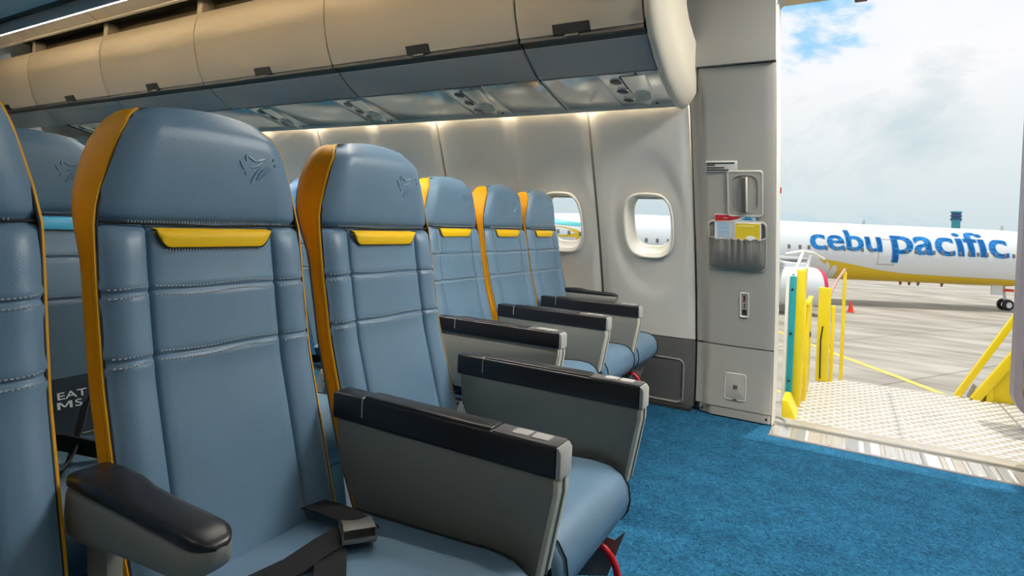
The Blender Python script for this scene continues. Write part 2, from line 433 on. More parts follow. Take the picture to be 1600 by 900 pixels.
# jamb, head and sill of the opening
dj = empty('trim_4', kind='structure')
def jamb(x, sgn, z1=2.075):
    rows = []
    for k in range(22):
        z = lerp(0, z1, k/21); rows.append([(x, Ps(z)-.006, z), (x+sgn*.008, Ps(z)+.03, z), (x+sgn*.008, Ps(z)+.12, z), (x-sgn*.03, Ps(z)+.13, z)])
    return MB().grid(rows).build('jamb_lining', wallw, dj)
jamb(XD0, 1); jamb(XD1, -1)
h = MB(); zt = 2.075
h.prism([(Ps(zt)-.01, zt), (Ps(zt)+.02, zt-.005), (Ps(zt)+.13, zt-.005), (Ps(zt)+.10, zt+.05), (Ps(2.3)+.02, 2.3), (Ps(2.3)-.02, 2.3)], 'x', XD0-.02, XD1+.02, 0)
h.build('head_lining', mat('tan head lining', (.60, .46, .26), .5), dj, sm=False)
for x, s_ in ((XD0, 1), (XD1, -1)):   # rounded upper corners
    pts = [(x, zt)] + [(x+s_*.05*(1-math.sin(a)), zt-.05*(1-math.cos(a))) for a in [math.pi/2*k/6 for k in range(7)]]
    MB().prism(pts, 'y', Ps(zt)+.02, Ps(zt)+.12).build('corner_gusset', alu, dj, sm=False)
lt = MB().box((-.0, Ps(zt)+.10, zt-.03), (.05, Ps(zt)+.14, zt), .006); lt.build('door_latch_fitting', mat('dark red fitting', (.12, .02, .02), .5), dj)
MB().box((XD0+.004, Ps(1.25)+.10, 1.235), (XD0+.012, Ps(1.25)+.14, 1.265), .002).build('latch_pin', mat('red pin', (.35, .02, .03), .5), dj)
sl = empty('trim_5', kind='structure')
MB().box((XD0, 3.24, -.06), (XD1, 3.62, -.004), .003).build('sill_plate', sillm, sl)
mb = MB().box((XD0, 3.232, -.06), (XD1, 3.25, .006), .003).build('edge_strip', mat('sill edge', (.42, .38, .38), .4, .6), sl)
x = XD0+.10; k = 0
while x < XD1-.03:
    wd = (.02, .035, .012, .05, .016)[k % 5]
    MB().box((x, 3.262, -.005), (x+wd, 3.43, .0005+.0015*(k % 3)), .0008, 1).build('sill_segment', (sillm, tread, alu, sillm, treadb)[(k*2+k//5) % 5], sl); x += wd+.006; k += 1
MB().box((XD0+.02, 3.46, -.006), (XD1, 3.475, .006), .002).build('guide_rail', steel, sl)
MB().box((XD0, 3.50, -.006), (XD1, 3.60, .002), .002).build('scuff_plate', tread, sl)
pts = [(XD0+.02+.05*math.cos(a), 3.44+.12*math.sin(a), .01) for a in [math.pi*k/8 for k in range(9)]]
MB().tube(pts, .006, 6).build('hinge_loop', alu, sl)

# ------------------------------------------------------------------ overhead bins (window side)
BX = [-.758, -1.363] + [-1.363-1.232*i for i in range(1, 6)]
DOOR = [(2.365, 1.886), (2.345, 1.925), (2.325, 1.975), (2.306, 2.05), (2.291, 2.13), (2.285, 2.20), (2.292, 2.27), (2.308, 2.32), (2.335, 2.352)]
VAL = [(2.585, 1.748), (2.545, 1.766), (2.49, 1.80), (2.45, 1.828), (2.428, 1.848), (2.424, 1.856)]
def sweep(prof, x0, x1, thick, dirv=(1, .2), bev=.004):
    """solid strip following a (Y, z) profile, thickened outward"""
    back = [(y+dirv[0]*thick, z+dirv[1]*thick) for y, z in prof]
    return MB().prism(prof+back[::-1], 'x', x0, x1, bev, 2)
where = ['short end bin next to the door lining', 'second bin from the door lining', 'third bin from the door lining', 'fourth bin from the door lining', 'fifth bin from the door lining', 'last bin cut off by the left photo edge']
for i in range(6):
    xb, xa = BX[i]-.005, BX[i+1]+.005
    t = thing('overhead_bin', 'beige overhead luggage bin, ' + where[i], 'luggage bin', ((xa+xb)/2, 2.5, 1.86), group='overhead bins along the window wall')
    ox = (xa+xb)/2; L = (xb-xa)/2
    def lc(pr): return [(y-2.5, z-1.86) for y, z in pr]
    ld = .075 if i else .09
    lx = .02 if i else -.03
    # door with a notch for the latch
    dr = sweep(lc(DOOR), -L, L, .025).build('bin_door', binm, t, ang=30)
    MB().box((-L, -.10, .04), (L, .30, .47), 0).build('bin_body', binm, t, sm=False)
    MB().prism(lc([(2.372, 1.868), (2.43, 1.868), (2.43, 1.90), (2.372, 1.90)]), 'x', -L, L).build('rail', railm, t, sm=False)
    MB().prism(lc([(2.368, 1.890), (2.424, 1.854), (2.45, 1.87), (2.40, 1.92)]), 'x', -L, L).build('rail', railm, t, sm=False)
    la = MB().prism([(-.1405, .020), (-.1585, .062), (-.12, .062), (-.11, .020)], 'x', lx-ld, lx+ld, .003)
    lo = la.build('latch', latchm, t)
    MB().box((lx-.035, -.141, .010), (lx+.035, -.12, .020), .003).build('latch_paddle', mat('grey paddle', (.10, .095, .085), .4), lo)
    sweep(lc(VAL), -L, L, .02, (.5, 1)).build('valance', valm, t, ang=30)
    MB().prism(lc([(2.424, 1.852), (2.424, 1.860), (2.44, 1.862), (2.44, 1.852)]), 'x', -L, L).build('valance_lip', mat('pale lip', (.60, .58, .54), .35), t, sm=False)
    if i == 0:
        MB().box((.14, -.1965, .135), (.20, -.185, .142), 0).build('placard', ink, t, sm=False)
        MB().box((.14, -.200, .150), (.19, -.185, .157), 0).build('placard', ink, t, sm=False)
# end fairing
t = thing('bin_end_fairing', 'cream curved fairing closing the end of the bin row', 'fairing', (-.70, 2.6, 1.66))
prof = [(2.30, 2.40), (2.285, 2.20), (2.30, 2.05), (2.335, 1.93), (2.40, 1.845), (2.50, 1.775), (2.62, 1.71), (2.75, 1.665), (2.88, 1.64), (2.965, 1.64)]
rows = []
for u in range(9):
    a = u/8; x = lerp(-.753, -.665, a); ins = .06*(1-math.cos(a*math.pi/2))*1.2-.012*math.sin(a*math.pi)
    row = []
    for k, (y, z) in enumerate(prof):
        p0 = prof[max(k-1, 0)]; p1 = prof[min(k+1, len(prof)-1)]; dy, dz = p1[0]-p0[0], p1[1]-p0[1]; l = math.hypot(dy, dz)
        ny, nz = -dz/l, dy/l       # inward (into bin)
        row.append((x+.70, y-2.6+ny*ins, z-1.66+nz*ins))
    rows.append(row)
mb = MB().grid(rows)
last = rows[-1]
mb.grid([last] + [[(x+.004*q, lerp(y, y+.22, q/4), z+.20*(k/9)*q/4) for k, (x, y, z) in enumerate(last)] for q in (1, 2, 3, 4)])
mb.build('fairing_shell', binfair, t, ang=50)

# ------------------------------------------------------------------ passenger service units
def psu_pt(y, off=0): return 1.655+(2.98-y)*.09/.38+off
SL = math.atan2(.09, .38)
def psu_frame(x): return (x, 2.772, psu_pt(2.772)), (-SL, 0, 0)
CX = [-.955, -1.875, -2.735, -3.58, -4.43, -5.28, -6.13]
hwY = .174
def psu_cluster(x, label, first=False):
    loc, rot = psu_frame(x)
    t = thing('passenger_service_unit', label, 'service unit', loc, rot, 'passenger service units above the window seats')
    h1 = .19 if first else .16
    MB().box((-.095, -hwY, 0), (h1, hwY, .02), .003).build('panel', psum, t)
    MB().box((-.099, -hwY, -.002), (-.093, hwY, .01), .001, 1).build('edge_strip', wallw, t)
    if not first: MB().box((h1-.004, -hwY, -.003), (h1+.004, hwY, .01), .001, 1).build('edge_strip', wallw, t)
    for yy in (-.105, 0, .105):
        M_ = Matrix.Translation((-.03, yy, -.001))
        r = MB().lathe([(.034, .004), (.034, -.003), (.030, -.004), (.028, .001)], M_, 24).build('reading_light', psum, t)
        MB().lathe([(.0285, -.001), (.02, -.004), (.001, -.005)], M_, 24).build('lens', psul, r)
        MB().box((-.071, yy+.02, -.004), (-.063, yy+.028, .002), .001, 1).build('switch', wallw, t)
    # scooped speaker
    rows = []
    for k in range(13):
        a = k/12; y = lerp(-.15, .16, a); w = .062*math.sqrt(max(0, math.sin(math.pi*min(1, a*.55+.45))))+.002
        dp = -.004-.016*a*(1-a*.55)
        rows.append([(.062+w*math.cos(q*math.pi/10)*-1, y, dp*math.sin(q*math.pi/10)-.0005) for q in range(11)])
    sp = MB().grid(rows).build('speaker_scoop', psum, t)
    for k in range(9):
        y = .0+.011*k; w = .04*math.sqrt(max(.05, 1-((k-4)/5.2)**2)); MB().box((.062-w, y, -.0185), (.062+w, y+.004, -.0125), .0008, 1).build('grille_slat', wallw if k % 2 else psum, sp)
    MB().tube([(.004, -.15, -.002), (.006, -.05, -.003), (.02, .06, -.003), (.05, .15, -.003)], .004, 6).build('shadow_gap', seam_m, t)
    for a, b in ((.085, -.165), (.10, .165)):
        MB().lathe([(.006, 0), (.006, -.002), (0.0005, -.0025)], Matrix.Translation((a, b, 0)), 10).build('screw', seam_m, t)
    return t
psl = ['three-light service unit with ribbed speaker beside the cream fairing', 'three-light service unit above the first gap between front window seats', 'third three-light service unit from the door lining', 'fourth service unit from the door lining, partly above the near headrest', 'service unit in the dark stretch behind the near headrest', 'sixth service unit from the door lining', 'farthest service unit towards the rear of the cabin']
for i, x in enumerate(CX): psu_cluster(x, psl[i], i == 0)
cuts = []
for i in range(len(CX)-1):
    a = CX[i]-.10; b = CX[i+1]+.165
    loc, rot = psu_frame((a+b)/2)
    t = thing('filler_panel', '%s plain silver filler panel from the door, between two service units' % ('first', 'second', 'third', 'fourth', 'fifth', 'sixth')[i], 'panel', loc, rot, 'filler panels between service units')
    L = (a-b)/2
    sx_ = BX[i+1]-(a+b)/2 if abs(BX[i+1]-(a+b)/2) < L-.03 else None
    segs = [(-L, L)] if sx_ is None else [(-L, sx_-.008), (sx_+.008, L)]
    for s0, s1 in segs: MB().box((s0, -hwY, .001), (s1, hwY, .02), .003).build('panel', psum, t)
    if sx_ is not None:
        for q in (-.010, .010): MB().box((sx_+q-.003, -hwY, -.003), (sx_+q+.003, hwY, .012), .001, 1).build('edge_strip', wallw, t)
        MB().box((sx_-.006, -hwY, .006), (sx_+.006, hwY, .012)).build('gap', seam_m, t, sm=False)
# soffit behind the service units and its dark joints
so = empty('trim_6', kind='structure')
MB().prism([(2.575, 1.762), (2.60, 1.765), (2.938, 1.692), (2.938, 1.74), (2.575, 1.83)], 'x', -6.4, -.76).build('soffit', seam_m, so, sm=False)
MB().prism([(2.944, 1.646), (2.952, 1.646), (2.952, 1.70), (2.944, 1.70)], 'x', -6.4, -.735).build('lower_lip', wallw, so, sm=False)

# ------------------------------------------------------------------ ceiling panels, slots, lamps and added fill lights
for i in range(1, 6):
    xb, xa = BX[i]-.006, BX[i+1]+.006
    pr = [(2.255, 2.442), (2.18, 2.487), (2.10, 2.527), (1.98, 2.572), (1.85, 2.600), (1.62, 2.61)]
    MB().prism(pr+[(1.62, 2.64), (1.85, 2.63), (2.1, 2.56), (2.27, 2.47)], 'x', xa, xb, .003).build('ceiling_panel', ceilm, ceil, ang=30)
    MB().prism([(2.258, 2.430), (2.275, 2.425), (2.275, 2.445), (2.258, 2.442)], 'x', xa, xb).build('ceiling_strip', mat('pale strip', (.70, .62, .50), .5), ceil, sm=False)
    MB().box((xb-.05, 2.335, 2.345), (xb+.012, 2.42, 2.45), .004).build('slot_divider', ceilm, ceil)
MB().box((-6.6, 2.42, 2.33), (-.76, 2.44, 2.50)).build('slot_back', slotm, ceil, sm=False)
MB().box((-6.6, 2.26, 2.47), (-.76, 2.44, 2.49)).build('slot_top', slotm, ceil, sm=False)
# centre bins above the middle block (only an edge shows at top left)
for i in range(5):
    xb = -.76-1.232*i-.005; xa = xb-1.222
    t = thing('overhead_bin', 'grey centre overhead bin above the middle seats, %s one from the front' % ('first', 'second', 'third', 'fourth', 'fifth')[i], 'luggage bin', ((xa+xb)/2, YC, 2.1), group='centre bins over the middle seats')
    L = (xb-xa)/2
    for s_ in (1, -1):
        pr = [(s_*y, z) for y, z in ((.805, .0), (.83, .05), (.845, .14), (.83, .23), (.78, .30), (.70, .30), (.70, .0))]
        MB().prism(pr, 'x', -L, L, .003).build('bin_door', cbin, t, ang=30)
        MB().box((-L, min(s_*.70, s_*.80), -.02), (L, max(s_*.70, s_*.80), -.004), .003).build('rail', railm, t)
    MB().box((-L, -.72, -.03), (L, .72, .29), .01).build('bin_body', cbin, t)
lamp_cove = lampmat('warm cove lamp', (1, .78, .48), 56)
lamp_side = lampmat('warm sidewall lamp', (1, .84, .62), 115)
fill_ceil = lampmat('white ceiling fill', (1, .97, .93), 40)  # added entrance fill, brightens the seats that face the door
for s_, nm in ((1, 'left'), (-1, 'right')):
    t = thing('cove_lamp', 'warm light strip on top of the centre bins, %s aisle side' % nm, 'lamp', (-3.8, YC+s_*.66, 2.42))
    MB().box((-3.0, -.035, -.02), (3.0, .035, 0), .004).build('lamp_tray', wallw, t)
    MB().box((-2.98, -.03, 0), (2.98, .03, .012), .004).build('diffuser', lamp_cove if s_ == 1 else lampmat('dim cove lamp', (1, .78, .48), 18), t)
fill_aisle = lampmat('aisle fill light', (1, .93, .82), 125)  # fill strips added to light the window wall evenly
for s_, nm in ((1, 'left'), (-1, 'right')):
    t = thing('aisle_fill', 'added slim fill light under the centre bins along the %s aisle' % nm, 'lamp', (-3.8, YC+s_*.80, 2.075))
    MB().box((-3.0, -.03, -.004), (3.0, .03, .004), .002).build('lamp_tray', wallw, t)
    MB().box((-2.98, -.026, -.014), (2.98, .026, -.004), .003).build('diffuser', fill_aisle if s_ == 1 else lampmat('dim aisle fill light', (1, .93, .82), 26), t)
    MB().box((-3.0, min(-s_*.034, -s_*.028), -.062), (3.0, max(-s_*.034, -s_*.028), .004), .002).build('glare_shield', mat('shield grey', (.66, .69, .72), .35), t)  # added to hide the fill strip and shade the middle seats
    MB().box((-3.0, min(s_*.030, s_*.036), -.030), (3.0, max(s_*.030, s_*.036), .004), .002).build('cutoff_lip', railm, t)  # added to cut the fill light off the bin doors
t = thing('sidewall_lamp', 'warm light strip hidden above the window panels', 'lamp', (-3.55, 2.977, 1.690))
MB().box((-2.8, -.012, .002), (2.8, .012, .012), .002).build('lamp_tray', wallw, t)
MB().box((-2.79, -.010, -.006), (2.79, .010, .002), .002).build('diffuser', lamp_side, t)
for k, (x, y) in enumerate(((.50, 2.25), (.62, .1))):  # unseen fill lights added above the entrance
    t = thing('entrance_fill', ('added square fill light over the entrance beside the open door', 'added square fill light over the entrance on the far aisle')[k], 'lamp', (x, y, 2.30))
    MB().box((-.36, -.36, -.012), (.36, .36, 0), .004).build('fill_frame', wallw, t)
    MB().box((-.33, -.33, -.018), (.33, .33, -.010), .003).build('diffuser', fill_ceil if k == 0 else lampmat('dim ceiling fill', (1, .95, .88), 3), t)

# ------------------------------------------------------------------ seats
FZ = [.36, .45, .55, .727, .87, 1.0, 1.10, 1.17, 1.215]
FX = [-.195, -.232, -.266, -.322, -.352, -.376, -.382, -.385, -.392]
HZ = [.36, .50, .92, 1.0, 1.05, 1.09, 1.13, 1.165, 1.19, 1.205, 1.216]
HW = [.198, .205, .208, .207, .197, .185, .173, .159, .147, .132, .112]
TD = [.028, .028, .032, .058, .075, .086, .089, .082, .066, .046, .02]
def fx(z): return interp(z, FZ, FX)
def hw(z): return interp(z, HZ, HW)
def td(z): return interp(z, HZ, TD)
SS = sorted(set([round(x, 4) for x in [-1, -.985, -.95, -.88, -.78, -.70, -.66, -.635, -.62, -.605, -.58, -.5, -.36, -.18, 0]] + [round(-x, 4) for x in [-1, -.985, -.95, -.88, -.78, -.70, -.66, -.635, -.62, -.605, -.58, -.5, -.36, -.18]]))
ROWS_ST = (.876, .764)
def back_x(s, z):
    a = abs(s); x = fx(z)
    if a > .62: x += .011*math.sin(math.pi*min(1, (a-.62)/.38)*.85+.0)*smooth((1.0-z)/.08+.2) - .014*smooth((a-.86)/.14)
    else: x += .006*(1-(a/.62)**2)
    x -= .008*math.exp(-((a-.62)/.014)**2)
    for zr in ROWS_ST: x -= .0035*math.exp(-((z-zr)/.004)**2)-.0012*math.exp(-((abs(z-zr)-.013)/.007)**2)
    return x
def seat_mesh_set(lea, trimm, labm):
    D = {}
    # backrest
    zs = [.36+.02*k for k in range(32)]
    zs = sorted(set([round(z, 4) for z in zs if z < .985] + [.984, .990, .995] + [round(zr+d, 4) for zr in ROWS_ST for d in (-.016, -.01, -.005, -.002, 0, .002, .005, .01, .016)]))
    rows = []
    for z in zs:
        g = -.014*smooth((z-.978)/.017)
        rows.append([(back_x(s, z)+g, s*hw(z), z) for s in SS])
    D['backrest'] = MB().grid(rows).mesh('backrest', lea, ang=70, fix=False)
    # headrest
    rows = []; zs = [.994, .998, 1.004, 1.012, 1.03, 1.05, 1.075, 1.10, 1.125, 1.15, 1.17, 1.185, 1.197, 1.206]
    for z in zs:
        d = .012*smooth((z-.994)/.016)-.010+.008*math.sin(math.pi*(z-.99)/.24)
        row = []
        for s in SS:
            a = abs(s); x = fx(z)+d-.022*max(0, (a-.72)/.28)**2
            row.append((x-.024*smooth((z-1.165)/.05)**1.6, s*hw(z), z+(.005-.013*s*s)*smooth((z-1.15)/.05)))
        rows.append(row)
    for dx, z in ((-.445, 1.2135), (-.462, 1.213), (-.475, 1.205)):
        rows.append([(dx+.03 if dx == -.445 else dx, s*.118, z+.005-.013*s*s) for s in SS])
    D['headrest'] = MB().grid(rows).mesh('headrest', lea, ang=70, fix=False)
    # side trim, piping, shell
    zt_ = [.36+.03*k for k in range(28)]+[1.19, 1.198, 1.205, 1.211]
    def zd(z): return z-.0085*smooth((z-1.15)/.05)
    def edge(z): return fx(z)-.014-.024*smooth((z-1.165)/.05)**1.6-.006*smooth((z-1.0)/.03)
    for sd_, nm in ((-1, 'trim_near'), (1, 'trim_far')):
        rows = []
        for z in zt_:
            e = edge(z); d = td(z); w = hw(z)
            rows.append([(e-d*q, sd_*(w+.001+.008*math.sin(math.pi*min(q*1.0, 1))+.006*q), zd(z)) for q in (0, .12, .3, .5, .7, .88, 1)])
        D[nm] = MB().grid(rows).mesh('side_trim', trimm, ang=70, fix=False)
        D[nm+'_p'] = MB().tube([(edge(z)+.001, sd_*(hw(z)+.002), zd(z)) for z in zt_], .0038, 6).mesh('piping', trimm)
        D[nm+'_g'] = MB().tube([(edge(z)+.005, sd_*(hw(z)-.002), zd(z)) for z in zt_[:-2]], .0018, 5).mesh('seam', seam_m)
    rows = []
    for z in [.30]+zt_:
        e = edge(max(z, .36))-td(max(z, .36)); w = hw(max(z, .36))+.007
        dpt = interp(z, [.3, .5, .8, 1.0, 1.21], [.024, .022, .022, .024, .008])
        z_ = zd(z)-.006*smooth((z-1.12)/.06); w -= .004*smooth((z-1.12)/.06)
        rows.append([(e+.004, -w, z_), (e-dpt*.6, -w*.97, z_), (e-dpt, -w*.8, z_), (e-dpt, 0, z_), (e-dpt, w*.8, z_), (e-dpt*.6, w*.97, z_), (e+.004, w, z_)])
    D['shell'] = MB().grid(rows).mesh('back_shell', shell, ang=50, fix=False)
    # label below the headrest
    lab = [(-.122, .986), (-.119, .975), (-.110, .962), (-.096, .954), (-.085, .9525), (.085, .9525), (.096, .954), (.110, .962), (.119, .975), (.122, .986)]
    mb = MB(); r1 = []; r2 = []
    for k in range(11):
        y = lerp(-.122, .122, k/10)
    top = []; bot = []
    for k in range(41):
        a = k/40; y = .119*math.sin((a-.5)*math.pi); b = .9525+.030*max(0, (abs(y)-.092)/.027)**2
        x0 = fx(.97)+.0085+.004*(1-(y/.12)**2)
        bot.append((x0+.001, y, min(b, .983))); top.append((x0-.003, y, .985))
    mid = [(p[0]+.0012, p[1], (p[2]+q[2])/2) for p, q in zip(bot, top)]
    bb = [(p[0]-.012, p[1], p[2]-.003) for p in bot]; tb = [(p[0]-.014, p[1], p[2]+.002) for p in top]
    D['label'] = MB().grid([bb, bot, mid, top, tb]).mesh('accent_label', labm, ang=70, fix=False)
    mb = MB().tube([(p[0]-.003, p[1], p[2]-.003) for p in bot], .0022, 5)
    D['label_seam'] = mb.mesh('seam', seam_m)
    # stitching
    mb = MB()
    for zr in ROWS_ST:
        for dz in (-.0075, .0075):
            n = 62
            for k in range(n):
                s = lerp(-.96, .96, (k+.5)/n)
                if .585 < abs(s) < .66: continue
                z = zr+dz+.004*math.sin(s*7)*.5; x = back_x(s, z)+.0006; y = s*hw(z)
                mb.box((x-.0008, y-.0021, z-.0010), (x+.0010, y+.0021, z+.0010))
    n = 60
    for k in range(n):
        y = lerp(-.165, .165, (k+.5)/n); z = .9965; x = fx(z)+.004
        mb.box((x-.001, y-.0005, z-.001), (x+.0012, y+.0005, z+.0035))
        if abs(y) < .105:
            z = .949; x = fx(z)+.0095; mb.box((x-.001, y-.0005, z-.003), (x+.0006, y+.0005, z+.001))
    D['stitch'] = mb.mesh('stitching', thread, sm=False, fix=False)
    D['hseam'] = MB().tube([(fx(.992)-.004-.016*max(0, (abs(s)-.72)/.28)**2+.004*(1-s*s), s*hw(.99), .9915+.004*abs(s)) for s in SS], .0024, 5).mesh('seam', seam_m)
    # emblem: embossed bird strokes
    EM = [[(0.047, 1.1283), (0.0505, 1.119), (0.0569, 1.1096)], [(0.0597, 1.1052), (0.0613, 1.0983)], [(0.0619, 1.1406), (0.0603, 1.1334), (0.0626, 1.1266)], [(0.0711, 1.1146), (0.0816, 1.1168), (0.0895, 1.1213), (0.0974, 1.1281)], [(0.0715, 1.0791), (0.0762, 1.0902), (0.085, 1.1041), (0.0939, 1.1157)], [(0.0857, 1.0886), (0.0906, 1.0986), (0.0997, 1.1091), (0.1118, 1.1188)], [(0.0884, 1.0888), (0.0988, 1.0993), (0.1095, 1.1076), (0.1204, 1.116)], [(0.128, 1.134), (0.125, 1.1374)], [(0.1316, 1.1209), (0.1298, 1.1268)], [(0.0837, 1.129), (0.0945, 1.1314), (0.1054, 1.1351)], [(0.066, 1.1376), (0.0755, 1.1316), (0.0838, 1.1278)]]
    mb = MB()
    for st in EM:
        pts = []
        for y, z in st:
            a = abs(y)/hw(z); d = .012-.010+.008*math.sin(math.pi*(z-.99)/.24)
            pts.append((fx(z)+d-.022*max(0, (a-.72)/.28)**2-.0014, y, z))
        q = len(pts); r = [.0042*(.45+.55*math.sin(math.pi*(k+.5)/q)) for k in range(q)]
        mb.tube(pts, r, 6)
    D['emblem'] = mb.mesh('emblem', lea)
    # seat cushion
    sec = [(-.25, .40), (-.15, .425), (-.02, .432), (.10, .440), (.18, .446), (.225, .443), (.255, .428), (.272, .402), (.277, .372), (.272, .342), (.255, .318), (.20, .305), (-.25, .30)]
    rows = []
    for s in [-1, -.992, -.97, -.93, -.85, -.72, -.5, -.25, 0, .25, .5, .72, .85, .93, .97, .992, 1]:
        a = abs(s); k = 1-.34*max(0, (a-.85)/.15)**3
        rows.append([(lerp(0, x, 1-.06*max(0, (a-.85)/.15)**3), s*.206, lerp(.37, z, k)) for x, z in sec])
    D['cushion'] = MB().grid(rows).mesh('seat_cushion', lea, ang=60, fix=False)
    for q, sd_ in enumerate((-.88, .88)):
        D['cushion_seam%d' % q] = MB().tube([(x+.002, sd_*.206, z+.001) for x, z in sec[1:11]], .0022, 5).mesh('seam', seam_m)
    return D
FRONT = seat_mesh_set(leather, shaded_yellow, yellow)
REAR = seat_mesh_set(leather2, bluetrim, cyan)
# arm meshes, local to the seat origin, centred on y = 0
AP = [(-.245, .585), (.284, .585), (.284, .56), (.256, .405), (.225, .375), (-.16, .375), (-.235, .50)]
arm_panel = MB().prism(AP, 'y', -.021, .021, .004).mesh('arm_panel', armgrey)
arm_front = MB().prism([(.280, .583), (.290, .583), (.290, .558), (.262, .403), (.252, .403), (.280, .556)], 'y', -.024, .024, .003).mesh('front_edge', cream)
arm_rib = MB().prism([(.286, .583), (.293, .583), (.293, .558), (.265, .403), (.258, .403)], 'y', -.003, .003, .001).mesh('rib', armgrey)
arm_cap = MB().box((-.255, -.0255, .583), (.286, .0255, .640), .006, 3).mesh('arm_cap', armblk)
arm_capf = MB().prism([(.284, .584), (.294, .586), (.294, .630), (.288, .639), (.284, .639)], 'y', -.025, .025, .003).mesh('cap_front', button)
arm_pad = MB().box((-.165, -.022, .634), (.150, .022, .645), .005, 3).mesh('arm_pad', armblk)
arm_lin = MB().box((-.168, -.026, .60), (-.165, .026, .6415), 0).mesh('joint', button, sm=False)
arm_plate = MB().box((.152, -.0235, .636), (.285, .0235, .6425), .003).mesh('control_plate', mat('dark control plate', (.10, .10, .10), .3))
arm_btn = MB().box((-.017, -.014, 0), (.017, .014, .005), .002).mesh('button', button)
def arm_loft(stn, dome):
    rows = []
    for x, w, zb, zt_ in stn:
        row = []
        for k in range(20):
            t_ = 2*math.pi*k/20; c, q = math.cos(t_), math.sin(t_); e_ = .45
            row.append((x, w*math.copysign(abs(c)**e_, c), (zb+zt_)/2+(zt_-zb)/2*math.copysign(abs(q)**(e_ if q < 0 else dome), q)))
        rows.append(row)
    mb = MB().grid(rows, True); n = 20; m_ = len(mb.v); mb.f.append(tuple(range(n))); mb.f.append(tuple(range(m_-1, m_-n-1, -1))); return mb
def front_r(x, w): return w*math.sqrt(max(.02, 1-((x-.0)/.036)**2)) if x > 0 else w
piv_body = arm_loft([(x, front_r(x, w), zb, .599) for x, w, zb in ((-.305, .026, .535), (-.30, .030, .522), (-.27, .031, .518), (-.20, .031, .530), (-.10, .030, .541), (-.02, .030, .549), (.0, .030, .553), (.012, .030, .558), (.022, .030, .566), (.030, .030, .576), (.0355, .030, .59))], .3).mesh('arm_body', armgrey, ang=50)
piv_pad = arm_loft([(x, front_r(x, w), .597, zt_) for x, w, zt_ in ((-.302, .026, .610), (-.296, .031, .620), (-.25, .0325, .624), (-.20, .032, .624), (-.165, .030, .618), (-.10, .029, .616), (-.02, .029, .616), (.0, .029, .615), (.012, .029, .613), (.022, .029, .610), (.030, .029, .606), (.0345, .028, .601))], .6).mesh('arm_pad', armblk, ang=60)
piv_post = MB().prism([(-.275, .535), (-.215, .540), (-.195, .33), (-.25, .33)], 'y', -.012, .012, .004).mesh('arm_post', armgrey)
beam = MB().cyl((.12, -.235, .275), (.12, .235, .275), .021, 12).cyl((-.13, -.235, .275), (-.13, .235, .275), .021, 12).mesh('beam', alu)
pan = MB().box((-.22, -.20, .288), (.22, .20, .304), .004).mesh('seat_pan', shell)
legm = MB().prism([(.15, .30), (.09, .30), (.06, .20), (.10, .03), (.10, .0), (.155, .0), (.155, .04), (.125, .18)], 'y', -.014, .014, .003).mesh('leg', alu)
legr = MB().prism([(-.10, .30), (-.16, .30), (-.26, .04), (-.26, .0), (-.19, .0), (-.19, .04)], 'y', -.014, .014, .003).mesh('leg', alu)
brace = MB().tube([(.11, 0, .05), (-.12, 0, .27)], .010, 8).mesh('brace', alu)
loop_ = MB().tube([(.215+.062*math.sin(a)*1.0, .0, .205+.075*math.cos(a)) for a in [math.radians(d) for d in range(-35, 170, 12)]], .0085, 10).mesh('life_vest_pull', red)
brk = MB().prism([(.12, .29), (.26, .29), (.285, .318), (.245, .20), (.15, .17)], 'y', -.003, .003, .001).mesh('bracket', mat('grey bracket', (.22, .23, .22), .4))
SEATS = 'airline seats'
def make_seat(x, y, D, label, group, arms, legs=True):
    t = thing('passenger_chair', label, 'seat', (x, y, 0), group=group)
    b = link('backrest', D['backrest'], t); st = link('stitching', D['stitch'], b); st['kind'] = 'stuff'
    h = link('headrest', D['headrest'], t); link('emblem', D['emblem'], h); link('seam', D['hseam'], h)
    l = link('accent_label', D['label'], t); link('seam', D['label_seam'], l)
    for nm in ('trim_near', 'trim_far'):
        s_ = link('side_trim', D[nm], t); link('piping', D[nm+'_p'], s_); link('seam', D[nm+'_g'], s_)
    link('back_shell', D['shell'], t)
    c = link('seat_cushion', D['cushion'], t); link('seam', D['cushion_seam0'], c); link('seam', D['cushion_seam1'], c)
    link('seat_pan', pan, t); link('beam', beam, t)
    for kind, dy in arms:
        if kind == 'solid':
            a = link('arm_panel', arm_panel, t, (0, dy, 0))
            for nm, me in (('front_edge', arm_front), ('rib', arm_rib), ('arm_cap', arm_cap), ('cap_front', arm_capf), ('arm_pad', arm_pad), ('joint', arm_lin), ('control_plate', arm_plate)): link(nm, me, a)
            link('button', arm_btn, a, (.205, 0, .640)); link('button', arm_btn, a, (.245, 0, .640))
        elif kind == 'pivot':
            a = link('arm_body', piv_body, t, (0, dy, 0)); link('arm_pad', piv_pad, a); link('arm_post', piv_post, a)
        elif kind == 'short':
            a = link('arm_body', piv_body, t, (0, dy, .03)); link('arm_pad', piv_pad, a)
    if legs:
        for dy in (-.20, .20):
            link('leg', legm, t, (0, dy, 0)); link('leg', legr, t, (0, dy, 0)); link('brace', brace, t, (0, dy, 0))
    return t
XM, XW = -.70, -1.146
G1 = 'front row seats with yellow labels'; G2 = 'second row seats with blue labels'
sA = make_seat(XM, .212, FRONT, 'blue leather seat with yellow piping, cut off by the left photo edge', G1, [('pivot', .25)])
sB = make_seat(XM, .702, FRONT, 'large blue leather seat with yellow label, nearest whole seat, open buckle on its cushion', G1, [('solid', .236)])
sC = make_seat(XM, 1.182, FRONT, 'blue leather aisle seat with yellow label, directly beyond the nearest whole seat', G1, [('solid', .226)])
